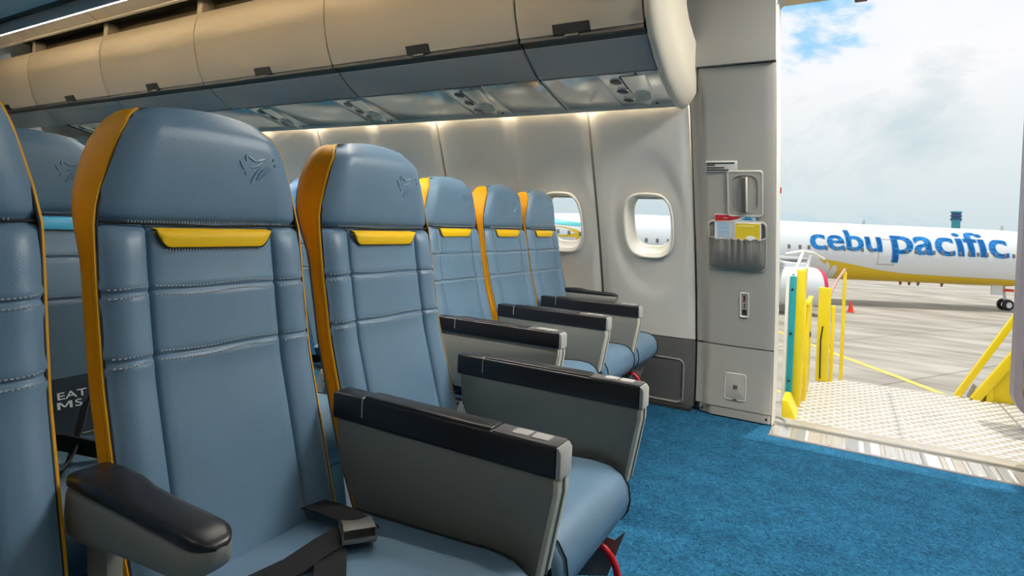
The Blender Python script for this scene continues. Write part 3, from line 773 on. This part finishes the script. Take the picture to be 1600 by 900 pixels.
sD = make_seat(XW, 2.135, FRONT, 'blue leather aisle seat of the window block, just across the aisle', G1, [('solid', -.235), ('solid', .232)])
sE = make_seat(XW, 2.600, FRONT, 'blue leather middle seat of the front window block', G1, [('solid', .216)])
sF = make_seat(XW, 3.020, FRONT, 'blue leather seat with yellow label right beside the cabin window', G1, [('short', .19)]); sF.scale.y = .93
for y, lb in ((.212, 'second row dark blue seat hidden behind the cut-off front seat'), (.702, 'second row dark blue seat with cyan label, seen between the two near seats'), (1.182, 'second row dark blue aisle seat hidden behind the nearest whole seat')):
    s2 = make_seat(XM-.79, y, REAR, lb, G2, [('pivot', .24)] if y < 1 else [])
    if .6 < y < .8: sB2 = s2
for y, lb in ((2.135, 'second row blue seat of the window block, sliver seen left of the aisle headrest'), (2.600, 'second row blue middle seat of the window block'), (3.020, 'second row blue window seat behind the front window seat')):
    s2 = make_seat(XW-.79, y, REAR, lb, G2, [('pivot', .23)] if y < 3 else [])
    if y > 3: s2.scale.y = .93
# red life vest pulls under the front row
for s_, dy in ((sC, .12), (sF, -.12), (sE, .12)):
    p = link('bracket', brk, s_, (0, dy+.02, 0)); link('life_vest_pull', loop_, s_, (0, dy, 0))
# printed band low on the second row seat
bd = MB().grid([[(back_x(s*.9, z)+.006+.004*(1-s*s), s*.9*hw(z), z) for s in [k/6-1 for k in range(13)]] for z in (.43, .47, .50, .54, .57)]).build('printed_band', mat('navy band', (.012, .03, .05), .6), sB2)
for body, y0, z0 in (('EAT', .014, .521), ('S', .053, .498)):
    v, f = text_mesh(body, 1.0, .012); v = [(p[0]*.040, p[1]*.024, 0) for p in v]
    mb = MB().add([(back_x((y0+p[0])/.2, z0+p[1])+.019, y0+p[0]*1.0, z0+p[1]) for p in v], f)
    mb.build('lettering', inkwhite, bd, sm=False, fix=False)
mb = MB()
for q in ([(0, 0), (.0065, 0), (.0065, .028), (0, .028)], [(.0275, 0), (.034, 0), (.034, .028), (.0275, .028)], [(.002, .028), (.0085, .028), (.0195, .006), (.0145, .006)], [(.032, .028), (.0255, .028), (.0145, .006), (.0195, .006)]):
    mb.add([(back_x((.014+p[0])/.2, .498+p[1]*.6)+.019, .014+p[0], .498+p[1]*.6) for p in q], [(0, 1, 2, 3)])
mb.build('lettering', inkwhite, bd, sm=False, fix=False)
MB().tube([(back_x(0, .428)+.012, lerp(-.19, .19, k/10), .428) for k in range(11)], .003, 5).build('hem', mat('grey hem', (.16, .19, .21), .6), bd)

# lap belts
def strap(pts, w, th, side):
    rows = []
    pts = [Vector(p) for p in pts]
    for i, p in enumerate(pts):
        tg = (pts[min(i+1, len(pts)-1)]-pts[max(i-1, 0)]).normalized()
        sdv = Vector(side)-tg*Vector(side).dot(tg); sdv.normalize(); nn = tg.cross(sdv)
        rows.append([p+sdv*w+nn*th, p-sdv*w+nn*th, p-sdv*w-nn*th, p+sdv*w-nn*th])
    return MB().grid(rows, True)
t = thing('lap_belt', 'black lap belt with steel buckle lying on the nearest seat cushion', 'seat belt', (-.745, .785, .45))
b = empty('tmp'); bpy.data.objects.remove(b)
M_ = Matrix.Rotation(math.radians(-38), 4, 'Z') @ Matrix.Rotation(math.radians(-8), 4, 'Y')
bk = MB().box((-.034, -.030, -.006), (.034, .030, .004), .003, M=M_)
bk.prism([(-.034, -.006), (.034, -.006), (.034, .018), (-.026, .018)], 'y', -.030, -.027, .001, 1, M_).prism([(-.034, -.006), (.034, -.006), (.034, .018), (-.026, .018)], 'y', .027, .030, .001, 1, M_)
bko = bk.build('buckle', mat('dark buckle body', (.30, .30, .28), .28, .8), t)
rows = []
for k in range(9):
    a = k/8; x = lerp(-.024, .036, a)
    rows.append([(M_ @ Vector((x-.012*(1-(2*q/6-1)**2)*(1-a)*-1, lerp(-.027, .027, q/6), .019+.003*math.sin(a*math.pi)))) for q in range(7)])
MB().grid(rows).build('buckle_lid', mat('buckle lid steel', (.42, .41, .38), .3, .7), bko, fix=False)
strap([(-.015, -.015, .002), (-.02, -.06, -.002), (-.025, -.12, -.010), (-.04, -.19, -.012), (-.07, -.26, -.004), (-.10, -.285, -.05)], .027, .0016, (1, .1, 0)).build('webbing', webbing, t)
strap([(.015, .012, .002), (-.05, .03, .004), (-.11, .035, .0), (-.17, .05, -.015)], .025, .0014, (.25, 1, 0)).build('webbing', webbing, t)
strap([(-.03, -.03, -.004), (.03, -.09, -.008), (.09, -.15, -.008), (.17, -.20, -.006)], .026, .0014, (.7, .7, 0)).build('webbing', webbing, t)
t = thing('lap_belt', 'dark lap belt straps on the second row seat, seen between the near seats', 'seat belt', (-1.55, .60, .45))
strap([(-.10, -.12, .0), (.0, -.02, .05), (.03, .05, .03), (.10, .12, .0)], .024, .0016, (.3, -.3, 1)).build('webbing', webbing, t)
strap([(-.12, .16, .07), (-.02, .10, .02), (.08, .04, .0), (.16, -.02, .0)], .024, .0016, (.3, .3, .8)).build('webbing', webbing, t)
MB().box((.02, -.06, .0), (.07, -.01, .016), .004).build('buckle', steel, t)
t = thing('lap_belt', 'folded black lap belt on the second aisle seat of the front block', 'seat belt', (-.82, 1.18, .447))
strap([(-.06, -.18, -.01), (.0, -.08, .0), (.03, .02, .0), (-.04, .16, -.01)], .024, .0014, (1, 0, 0)).build('webbing', webbing, t)
MB().box((-.01, -.03, .0), (.04, .03, .016), .004).build('buckle', steel, t)

# ------------------------------------------------------------------ things on the door lining
def onwall(x, z, off=.016): return (x, Ps(z)-off, z), (lean(z), 0, 0)
loc, rot = onwall(-.555, 1.357)
t = thing('placard', 'small white printed placard above the handle recess', 'sign', loc, rot)
MB().box((-.076, -.004, -.028), (.076, .002, .028), .001).build('plate', mat('placard plastic', (.66, .65, .60), .5), t)
for a, b, z in ((-.072, .065, .018), (-.072, -.03, .008), (-.072, .015, -.006), (-.072, .035, -.018)):
    MB().box((a, -.0055, z-.003), (b, -.0035, z+.003)).build('print_line', ink, t, sm=False)
loc, rot = onwall(-.444, 1.222)
t = thing('assist_handle', 'recessed grey assist handle in the door lining', 'handle', loc, rot)
def ringgrid(specs): return MB().grid([[(p[0], y, p[1]) for p in rrect(w, h, r)] for w, h, r, y in specs], True)
ringgrid([(.086, .122, .018, .004), (.086, .122, .018, -.006), (.082, .118, .016, -.009), (.076, .112, .015, -.007)]).build('frame', mat('handle frame plastic', (.50, .48, .43), .4), t, fix=False)
ringgrid([(.076, .112, .015, -.007), (.066, .100, .04, -.005), (.063, .097, .04, -.006)]).build('face_plate', lining, t, fix=False)
mb = ringgrid([(.063, .097, .04, -.006), (.060, .094, .04, .002), (.052, .085, .036, .02), (.045, .078, .03, .026)]); c = rrect(.045, .078, .03); mb.add([(p[0], .026, p[1]) for p in c], [tuple(range(len(c)))])
mb.build('recess', cavity, t, fix=False)
MB().prism([(-.014, -.094), (.010, -.094), (.010, .094), (-.014, .094)], 'y', -.022, -.004, .007, 3).build('grip', handlem, t)
MB().box((.006, -.024, -.09), (.013, -.004, .09), .002).build('grip_edge', wallw, t)
for z in (.07, -.07): MB().box((-.010, -.01, z-.014), (.008, .026, z+.014), .003).build('grip_stem', handlem, t)
# literature pocket
loc, rot = onwall(-.486, .955)
t = thing('literature_pocket', 'gathered grey elastic literature pocket on the door lining', 'pocket', loc, rot)
ringgrid([(.146, .138, .028, .004), (.146, .138, .028, -.006), (.140, .132, .026, -.009), (.136, .128, .025, -.003)]).build('pocket_frame', lining, t, fix=False)
c = rrect(.137, .129, .025); MB().add([(p[0], -.002, p[1]) for p in c], [tuple(range(len(c)))]).build('back_panel', pocketm, t, sm=False)
rows = []; n = 96
for k in range(22):
    v = k/21; z = lerp(-.128, .045, v); row = []
    for q in range(n+1):
        x = lerp(-.140, .140, q/n); e = 1-abs(x/.140)**6
        if v < .2: x *= 1-.10*(1-v/.2)**2
        bul = -.004-(.034*math.sin(math.pi*min(1, v*.62+.12))*e)
        ruf = .0075*(v**1.2)*math.sin(x*150+2.2*math.sin(x*31)+.4*math.sin(v*5))*e + .0035*v**4*math.sin(x*420)
        row.append((x, bul+ruf, z+.003*math.sin(x*150)*v**4))
    rows.append(row)
MB().grid(rows).build('pocket_cloth', pocketm, t, ang=80, fix=False)
MB().tube([(p[0], p[1]-.001, p[2]) for p in rows[-1][::3]], .004, 6).build('elastic_hem', mat('hem grey', (.30, .29, .26), .6), t)
# brochures standing in the pocket
loc, rot = onwall(-.500, 1.035, .022)
t = thing('brochure', 'white safety leaflet with red header in the pocket', 'brochure', loc, (rot[0]-.02, .02, 0))
MB().box((-.095, -.001, -.09), (.105, .001, .085), 0).build('sheet', paper, t, sm=False)
MB().prism([(-.092, .05), (-.02, .052), (.02, .064), (.045, .083), (-.092, .081)], 'y', -.0022, -.0008).build('red_header', paperred, t, sm=False)
MB().box((-.08, -.0022, -.08), (-.018, -.0008, .042)).build('blue_field', paperblue, t, sm=False)
MB().prism([(.03, .058), (.06, .082), (.10, .082), (.10, .055)], 'y', -.0022, -.0008).build('pale_corner', paperblue, t, sm=False)
for a, b, z in ((.055, .085, .072), (.045, .09, .064)): MB().box((a, -.003, z-.003), (b, -.002, z+.003)).build('print_line', inkblue, t, sm=False)
for a, b, z in ((-.05, -.03, .066), (-.07, -.03, .02), (-.06, -.03, -.005)): MB().box((a, -.003, z-.002), (b, -.002, z+.002)).build('print_line', paperblue, t, sm=False)
loc, rot = onwall(-.428, 1.005, .031)
t = thing('brochure', 'yellow card with white border in front of the leaflet', 'brochure', loc, (rot[0]-.04, 0, 0))
MB().box((-.068, -.001, -.085), (.062, .001, .076), 0).build('sheet', paper, t, sm=False)
MB().box((-.062, -.0022, -.08), (.056, -.0008, .070)).build('yellow_field', paperyel, t, sm=False)
MB().box((-.050, -.003, .055), (.030, -.002, .060)).build('print_line', mat('pale yellow ink', (.85, .78, .40), .5), t, sm=False)
MB().lathe([(.030, 0), (.022, .0012), (.0005, .0014)], Matrix.Translation((.012, -.002, -.022)) @ Matrix.Rotation(math.pi/2, 4, 'X'), 24).build('white_disc', paper, t, sm=False)
# indicator slot
loc, rot = onwall(-.449, .638)
t = thing('indicator_window', 'small upright indicator window below the literature pocket', 'indicator', loc, rot)
ringgrid([(.023, .070, .008, .004), (.023, .070, .008, -.004), (.020, .067, .007, -.005), (.017, .064, .006, .002)]).build('bezel', wallw, t, fix=False)
MB().box((-.018, .0005, -.065), (.018, .003, .065)).build('back_plate', mat('grey plate', (.42, .41, .38), .4), t, sm=False)
MB().box((-.011, -.001, -.056), (.011, .001, -.026)).build('black_square', ink, t, sm=False)
for a, b, z in ((-.006, .004, .048), (-.004, .006, .036), (-.006, .003, .024), (-.003, .005, .002), (-.003, .004, -.012)):
    MB().box((a, -.0015, z-.005), (b, .0005, z+.005)).build('print_mark', mat('dark red ink', (.09, .01, .01), .5), t, sm=False)
# lower hatch
loc, rot = onwall(-.487, .178, .015)
t = thing('access_hatch', 'small rounded access hatch low on the door lining', 'hatch', loc, rot)
ringgrid([(.056, .075, .014, .004), (.056, .075, .014, -.003), (.053, .072, .013, -.005), (.050, .069, .012, -.001)]).build('frame', wallw, t, fix=False)
MB().prism(rrect(.049, .068, .012), 'y', -.004, .002, .001).build('lid', lining, t)
for z in (.006, -.002, -.010): MB().box((-.012, -.006, z-.0015), (.012, -.003, z+.0015)).build('print_line', ink, t, sm=False)
MB().box((-.012, -.006, -.074), (.010, 0, -.066), .001).build('catch', shell, t)

# ------------------------------------------------------------------ open door leaf at the right edge
dl = empty('door_1', (.828, 4.10, .06), (0, .008, 0), 'structure')
op = rrect(.53, .97, .14, 10)
def dloop(s, y): return [(.53+p[0]*(1-s/.53), y, .99+p[1]*(1-s/.97)) for p in op]
MB().grid([dloop(0, .10), dloop(-.001, .05), dloop(0, 0), dloop(.012, -.012), dloop(.03, -.012), dloop(.036, 0)], True).build('rubber_seal', sealm, dl, fix=False)
mb = MB(); c = dloop(.034, .002); mb.add(c, [tuple(range(len(c)))]); c = dloop(.002, .10); mb.add(c, [tuple(range(len(c)))]); mb.build('inner_panel', doormet, dl, sm=False)
MB().tube([(.045, -.004, .5), (.045, -.004, 1.5)], .006, 6).build('edge_pipe', steel, dl)
for z in (.16, .32, .44): MB().box((.04, -.012, z), (.07, .0, z+.03), .003).build('fitting', mat('orange fitting', (.7, .16, .05), .5), dl)

# ------------------------------------------------------------------ boarding stairs outside
ZPL = -.03
st = thing('boarding_stairs', 'yellow mobile boarding stairs with tread plate platform at the open door', 'boarding stairs', (0, 3.64, ZPL))
def Q(x, y, z=0): return (x, y-3.64, z)
poly = [(-.262, 3.635), (1.60, 3.635), (1.60, 5.08), (.99, 5.03), (.03, 4.97), (-.09, 4.90), (-.15, 4.75), (-.262, 4.68)]
MB().prism([(x, y-3.64) for x, y in poly], 'z', -.08, 0).build('platform_plate', tread, st, sm=False)
mb = MB(); yv = 3.67; r_ = 0
def inpoly(x, y):
    return -.22 < x < 1.55 and y < interp(x, [-.2, -.1, .03, 1.6], [4.68, 4.85, 4.95, 5.05])-.02 and y > 3.66
while yv < 5.1:
    xv = -.22+(.032 if r_ % 2 else 0)
    while xv < 1.45:
        if inpoly(xv, yv):
            v = [Q(xv-.024, yv, .0), Q(xv, yv-.014, .0), Q(xv+.024, yv, .0), Q(xv, yv+.014, .0), Q(xv-.014, yv, .006), Q(xv+.014, yv, .006)]
            mb.add(v, [(0, 1, 5, 4), (1, 2, 5), (2, 3, 4, 5), (3, 0, 4)])
        xv += .064
    yv += .042; r_ += 1
mb.build('tread_bumps', treadb, st, sm=False, kind='stuff', fix=False)
for x in (.30, .92): MB().box(Q(x, 3.66, .0), Q(x+.012, lerp(4.66, 4.95, (x+.2)/1.2), .003)).build('plate_joint', alu, st, sm=False)
MB().prism([(-.275, 0), (-.275, .10), (-.245, .10), (-.20, 0)], 'y', 3.70-3.64, 3.92-3.64, .003).build('kick_block', yelpaint, st)
def post(x0, x1, y0, y1, z0, z1, m=yelpaint, nm='post'): return MB().box(Q(x0, y0, z0), Q(x1, y1, z1), .004).build(nm, m, st)
post(-.278, -.243, 3.955, 3.99, .02, .80, tealm, 'bumper_strip')
post(-.30, -.281, 3.955, 3.985, .0, .80, wallw, 'bumper_edge')
post(-.243, -.198, 3.99, 4.02, .0, .84, yelpaint, 'side_panel')
post(-.215, -.198, 4.02, 4.26, .0, .845, yelpaint, 'side_panel')
post(-.225, -.19, 4.12, 4.155, .0, .62)
post(-.195, -.176, 4.155, 4.62, .0, .61, yelpaint, 'side_panel')
post(-.20, -.17, 4.14, 4.62, .61, .632, yelpaint, 'top_rail')
post(-.145, -.065, 4.80, 4.86, .0, .68)
post(-.06, -.035, 4.84, 4.90, -.2, .55, yelpaint, 'side_panel')
post(.005, .028, 4.93, 4.96, -.3, .80)
for z in (.16, .45, .72): MB().cyl(Q(-.262, 3.95, z), Q(-.262, 3.945, z), .008, 10).build('bolt', ink, st)
MB().box(Q(-.178, 4.35, .38), Q(-.168, 4.42, .41), .003).build('catch', shell, st)
MB().tube([Q(-.205, 4.15, .84), Q(-.177, 4.2, .94)], .009, 8).build('canopy_bar', whitefoam, st)
MB().tube([Q(-.262, 3.97, .81), Q(-.222, 4.1, .945)], .009, 8).build('canopy_bar', whitefoam, st)
MB().tube([Q(-.32, 4.1, .93), Q(-.222, 4.12, .955), Q(-.17, 4.2, .945), Q(-.11, 4.35, .905)], .009, 8).build('canopy_bar', whitefoam, st)
MB().tube([Q(-.11, 4.80, .40), Q(-.12, 4.79, .30), Q(-.115, 4.79, .02)], .005, 6).build('cable', ink, st)
MB().tube([Q(-.075, 4.84, .62), Q(-.03, 4.9, .74), Q(.016, 4.94, .82)], .009, 8).build('pink_strut', mat('pale pink tube', (.75, .45, .45), .4), st)
# right hand guard with sloping rails
def slope_bar(x0, z0, x1, z1, w, y, m, nm):
    l = math.hypot(x1-x0, z1-z0); nx, nz = -(z1-z0)/l*w, (x1-x0)/l*w
    return MB().prism([(x0-nx, z0-nz), (x1-nx, z1-nz), (x1+nx, z1+nz), (x0+nx, z0+nz)], 'y', y-3.64, y-3.64+.05, .004).build(nm, m, st)
slope_bar(.71, .0, 1.045, .66, .018, 4.97, yelpaint, 'hand_rail')
slope_bar(.80, .0, 1.10, .50, .026, 4.93, yelpaint, 'side_beam')
MB().prism([(.80, .0), (1.03, .0), (1.03, .42)], 'y', 4.985-3.64, 5.0-3.64).build('side_panel', yelpaint, st, sm=False)
MB().prism([(.86, .0), (.90, .0), (.89, .17), (.868, .12)], 'y', 4.95-3.64, 4.99-3.64, .003).build('stiffener', yelpaint, st)
MB().cyl(Q(1.045, 4.96, .665), Q(1.045, 5.03, .665), .026, 14).build('rail_end', whitefoam, st)
slope_bar(.775, .0, .81, .09, .008, 4.99, alu, 'stay')

# ------------------------------------------------------------------ apron
ZG = CAM.z-6.67
MB().box((-1500, 3.9, ZG-.5), (1500, 2500, ZG)).build('ground', concrete, kind='structure', sm=False)
pts = [(-12, 57.5), (-3.716, 43.8), (-.03, 37.75), (2.45, 34.04), (3.94, 31.6), (7, 26.6)]
mb = MB(); rows = []
for i, p in enumerate(pts):
    a = pts[max(i-1, 0)]; b = pts[min(i+1, len(pts)-1)]; dx, dy = b[0]-a[0], b[1]-a[1]; l = math.hypot(dx, dy)
    rows.append([(p[0]-dy/l*.20, p[1]+dx/l*.20, ZG+.012), (p[0]+dy/l*.20, p[1]-dx/l*.20, ZG+.012)])
o = mb.grid(rows).build('painted_line', linepaint, sm=False, fix=False); tag(o, 'yellow guide line painted across the apron', 'painted line')
o = MB().box((-6.5, 27, ZG), (-1.2, 27.3, ZG+.012)).build('painted_line', linepaint, sm=False); o.rotation_euler = (0, 0, 0); tag(o, 'short yellow line near the foot of the stairs', 'painted line')

# ------------------------------------------------------------------ parked airliner
PC = Vector((4.617, 70.405, ZG)); CZ = -.40-ZG
ap = thing('airliner', 'white parked airliner with blue lettering and yellow belly', 'airplane', PC, (0, 0, TH))
RF = 2.82
def frad(s):
    if s > 10: return RF*math.sqrt(max(0, 1-((s-10)/8.2)**2.2))
    if s < -26: return max(.35, RF*(1-((-26-s)/22)**1.35))
    return RF
def fcz(s):
    if s < -26: return CZ+(RF-frad(s))*.72
    if s > 10: return CZ-(RF-frad(s))*.28
    return CZ
def fp(s, a, off=0):           # a: angle from straight up toward the camera side
    r = frad(s)+off; return (s, -r*math.sin(a), fcz(s)+r*math.cos(a))
ss = [-47.5, -46, -43, -40, -37, -34, -31, -28.5, -26, -20, -14, -8, -2, 4, 10, 11.5, 13, 14.5, 15.7, 16.7, 17.4, 17.9, 18.15]
MB().grid([[fp(s, 2*math.pi*k/48) for k in range(48)] for s in ss], True).build('fuselage', pwhite, ap, ang=60)
# yellow belly sweep
def belly(s): return interp(s, [-9.2, -6.2, -3.4, -.62, 4, 10, 15], [1.82, 1.975, 2.17, 2.30, 2.34, 2.38, 2.45])
rows = []
for s in [-9.2, -8.5, -7.8, -7, -6.4, -5.5, -4.5, -3, -1, 1, 3, 6, 9, 11, 13, 15]:
    a0 = belly(s); a1 = lerp(a0+.02, 2*math.pi-a0, smooth((s+9.2)/2.8)**1.5)
    rows.append([fp(s, lerp(a0, a1, k/24), .012) for k in range(25)])
MB().grid(rows).build('belly_paint', pyel, ap, fix=False)
# wing body fairing
rows = []
for s, r in ((-25, .2), (-22, 2.4), (-18, 3.15), (-13, 3.2), (-11.2, 3.05), (-10.2, 2.75), (-9.6, .2)):
    rows.append([(s, -r*1.02*math.sin(a), CZ-.85+r*.17*math.cos(a)) for a in [2*math.pi*k/24 for k in range(24)]])
MB().grid(rows, True).build('wing_fairing', pgrey, ap)
def wing(sgn):
    sec = []
    for lat, le, ch, zz, th in ((1.5, -9.5, 10.5, CZ-1.9, 1.3), (9.4, -15.6, 6.8, CZ-1.05, .75), (20, -22.3, 4.2, CZ+.1, .42), (29, -28.2, 2.2, CZ+1.2, .22)):
        pr = [(0, 0), (.06, .42), (.3, .55), (.65, .36), (1, .02), (.65, -.18), (.3, -.42), (.06, -.32)]
        sec.append([(le-ch*u, -sgn*lat, zz+th*v) for u, v in pr])
    mb = MB().grid(sec, True); n = len(sec[0]); k = len(mb.v); mb.f.append(tuple(range(k-n, k)))
    return mb.build('wing', pgrey, ap, ang=50)
wing(1); wing(-1)
def engine(sgn):
    M_ = Matrix.Translation((-12.7, -sgn*9.4, CZ-2.95)) @ Matrix.Rotation(-math.pi/2, 4, 'Y')
    e = MB().lathe([(1.2, .4), (1.4, .05), (1.5, 0), (1.58, .08), (1.70, .6), (1.74, 1.6), (1.68, 3.0), (1.45, 4.6), (1.25, 5.4), (.9, 5.5), (.7, 6.6), (.3, 7.4)], M_, 36).build('engine', pwhite, ap)
    MB().lathe([(1.54, -.03), (1.62, .12), (1.68, .3), (1.66, .34), (1.52, .16), (1.35, .25), (.02, .25)], M_, 36).build('intake_cover', mat('red cover', (.7, .02, .08), .5), e)
    MB().box((-18, -sgn*9.4-.25, CZ-1.6), (-13.6, -sgn*9.4+.25, CZ-.9), .1).build('pylon', pwhite, ap)
engine(1); engine(-1)
# tail
MB().prism([(-35.5, CZ+2.3), (-41.2, CZ+10.8), (-45.5, CZ+10.8), (-44.5, CZ+3.0)], 'y', -.22, .22, .05).build('tail_fin', pteal, ap)
MB().prism([(-38, CZ+2.6), (-42.2, CZ+9), (-45.2, CZ+9), (-44.6, CZ+3.0)], 'y', -.25, .25, .02).build('fin_flash', pyel, ap)
rows = [[fp(s, a, .02) for a in (a0, (a0+a1)/2, a1)] for s, a0, a1 in ((-31.8, 1.50, 1.56), (-32.6, 1.3, 1.85), (-34, 1.2, 2.1), (-36, 1.2, 2.3), (-38, 1.2, 2.4))]
MB().grid(rows).build('tail_flash', pyel, ap, fix=False)
rows = [[fp(s, a, .02) for a in (a0, (a0+a1)/2, a1)] for s, a0, a1 in ((-31.2, 1.02, 1.06), (-32.2, .95, 1.12), (-34, .85, 1.12), (-36, .5, 1.05), (-38, .3, .95))]
MB().grid(rows).build('tail_flash', pteal, ap, fix=False)
for sgn in (1, -1):
    MB().prism([(-41, -sgn*.5), (-45.2, -sgn*8.6), (-47, -sgn*8.6), (-45.8, -sgn*.5)], 'z', CZ+1.2, CZ+1.5, .08).build('stabiliser', pgrey, ap)
# lettering wrapped on the fuselage
def lettering(body, s0, length, amid, xh):
    v0, f0 = text_mesh(body, 1.0, .012); v, f = [], []
    for dx in (-.014, 0, .014):
        k = len(v); v += [(p[0]+dx, p[1], 0) for p in v0]; f += [tuple(i+k for i in q) for q in f0]
    x0 = min(p[0] for p in v); x1 = max(p[0] for p in v); k = length/(x1-x0)
    b = bmesh.new(); vs = [b.verts.new(((p[0]-x0)*k, p[1]*k, 0)) for p in v]
    for q in f:
        try: b.faces.new([vs[i] for i in q])
        except ValueError: pass
    for yy in [-1.2+.2*i for i in range(24)]:
        bmesh.ops.bisect_plane(b, geom=list(b.verts)+list(b.edges)+list(b.faces), plane_co=(0, yy, 0), plane_no=(0, 1, 0))
    for x in b.verts: x.co = Vector(fp(s0+x.co.x, amid-x.co.y/RF*xh, .03))
    return MB().bm(b).build('lettering', pblue, ap, sm=False, fix=False)
lettering('cebu', -10.15, 7.0, 1.50, .84)
lettering('pacific', -2.25, 11.35, 1.53, .84)
# windows, door outline
wm = MB().box((-.13, -.02, -.19), (.13, .03, .19), .015).mesh('window', pwin)
s = -44
while s < 13:
    if not (-4.0 < s < -1.6 or -9.9 < s < -9.3):
        r = frad(s); a = 1.46
        o = link('window', wm, ap); p = fp(s, a, .03); o.location = p; o.rotation_euler = (-(a-math.pi/2)*-1, 0, 0)
    s += .86 if s > -12 else 1.06
for s0, s1, a0, a1, nm in ((-3.55, -3.50, 1.05, 1.95, 'door_outline'), (-2.0, -1.95, 1.05, 1.95, 'door_outline'), (-3.55, -1.95, 1.05, 1.07, 'door_outline'), (-3.6, -1.9, 1.93, 1.97, 'door_step')):
    MB().grid([[fp(s0, lerp(a0, a1, k/10), .025), fp(s1, lerp(a0, a1, k/10), .025)] for k in range(11)]).build(nm, mat('outline rose', (.55, .42, .40), .5) if nm == 'door_outline' else pgrey, ap, fix=False)
for s in (-3.4, 10.6): MB().prism([(s-.25, CZ+RF-.05), (s+.15, CZ+RF-.05), (s+.1, CZ+RF+.45), (s-.05, CZ+RF+.45)], 'y', -.05, .05).build('antenna', pgrey, ap, sm=False)
for s, z in ((1.1, -.45), (2.6, -.45)):
    MB().box((s, -.04, -.1), (s+.1, .04, .1)).mesh('x', pgrey)
for s in (0.4, 1.3, 2.2, 4.6): MB().prism([(s, CZ-RF+.1), (s+.35, CZ-RF+.1), (s+.2, CZ-RF-.35), (s+.1, CZ-RF-.35)], 'y', -.05, .05).build('drain_mast', mat('mast brown', (.25, .12, .04), .5), ap, sm=False)
for k in range(3): MB().box((10.4+.25*k, -RF-.02+.25*0, CZ-1.0-.28*k), (10.7+.25*k, -RF+.2, CZ-.85-.28*k), 0).build('probe', mat('probe red', (.35, .08, .08), .5), ap, sm=False)
ng = MB().cyl((11.3, 0, .5), (11.0, 0, CZ-2.4), .14, 12).build('nose_gear', pwhite, ap)
for y in (-.45, .2): MB().lathe([(.28, 0), (.50, 0), (.56, .06), (.56, .24), (.50, .30), (.28, .30)], Matrix.Translation((11.3, y, .56)) @ Matrix.Rotation(-math.pi/2, 4, 'X'), 24).build('tyre', tyre, ng)
for y in (-.46,): MB().lathe([(.30, 0), (.2, .06), (.01, .06)], Matrix.Translation((11.3, y, .56)) @ Matrix.Rotation(-math.pi/2, 4, 'X'), 20).build('hub', pwhite, ng)
MB().box((9.2, -.7, CZ-3.7), (10.4, -.62, CZ-2.5), .03).build('gear_door', pwhite, ap)
MB().box((10.2, -.3, 1.9), (11.9, .3, 2.15), .05).build('gear_light_bar', conem, ng)
for sgn in (1, -1):
    lg = MB().cyl((-18, -sgn*5.3, .6), (-17.6, -sgn*4.8, CZ-1.6), .22, 12).build('main_gear', pwhite, ap)
    for dx in (-1.0, 1.0):
        MB().lathe([(.3, -.6), (.62, -.6), (.69, -.5), (.69, .5), (.62, .6), (.3, .6)], Matrix.Translation((-18+dx, -sgn*5.3, .69)) @ Matrix.Rotation(math.pi/2, 4, 'X'), 24).build('tyre', tyre, lg)

# ------------------------------------------------------------------ cone and tower
t = thing('traffic_cone', 'orange red traffic cone on the apron in front of the airliner', 'cone', (.751, 60.12, ZG))
MB().box((-.30, -.30, 0), (.30, .30, .07), .02).build('base', conem, t)
MB().lathe([(.24, .07), (.06, 1.02), (.01, 1.04)], None, 20).build('cone_body', conem, t)
t = thing('control_tower', 'teal airport control tower rising behind the airliner', 'control tower', (66.4, 499, ZG))
H_ = 22.3-ZG
MB().lathe([(2.7, 0), (2.5, H_-7.5), (3.3, H_-6.2)], None, 16).build('shaft', towm, t)
MB().lathe([(3.3, H_-6.2), (3.4, H_-5.0), (2.8, H_-4.8), (2.8, H_-4.2)], None, 16).build('gallery', towd, t)
MB().lathe([(2.8, H_-4.2), (3.5, H_-3.4), (3.5, H_-2.9), (2.7, H_-2.6), (3.1, H_-.9)], None, 16).build('cab_glass', towd, t)
MB().lathe([(3.4, H_-.9), (3.4, H_-.3), (2.6, H_), (.02, H_+.1)], None, 16).build('cab_roof', towm, t)
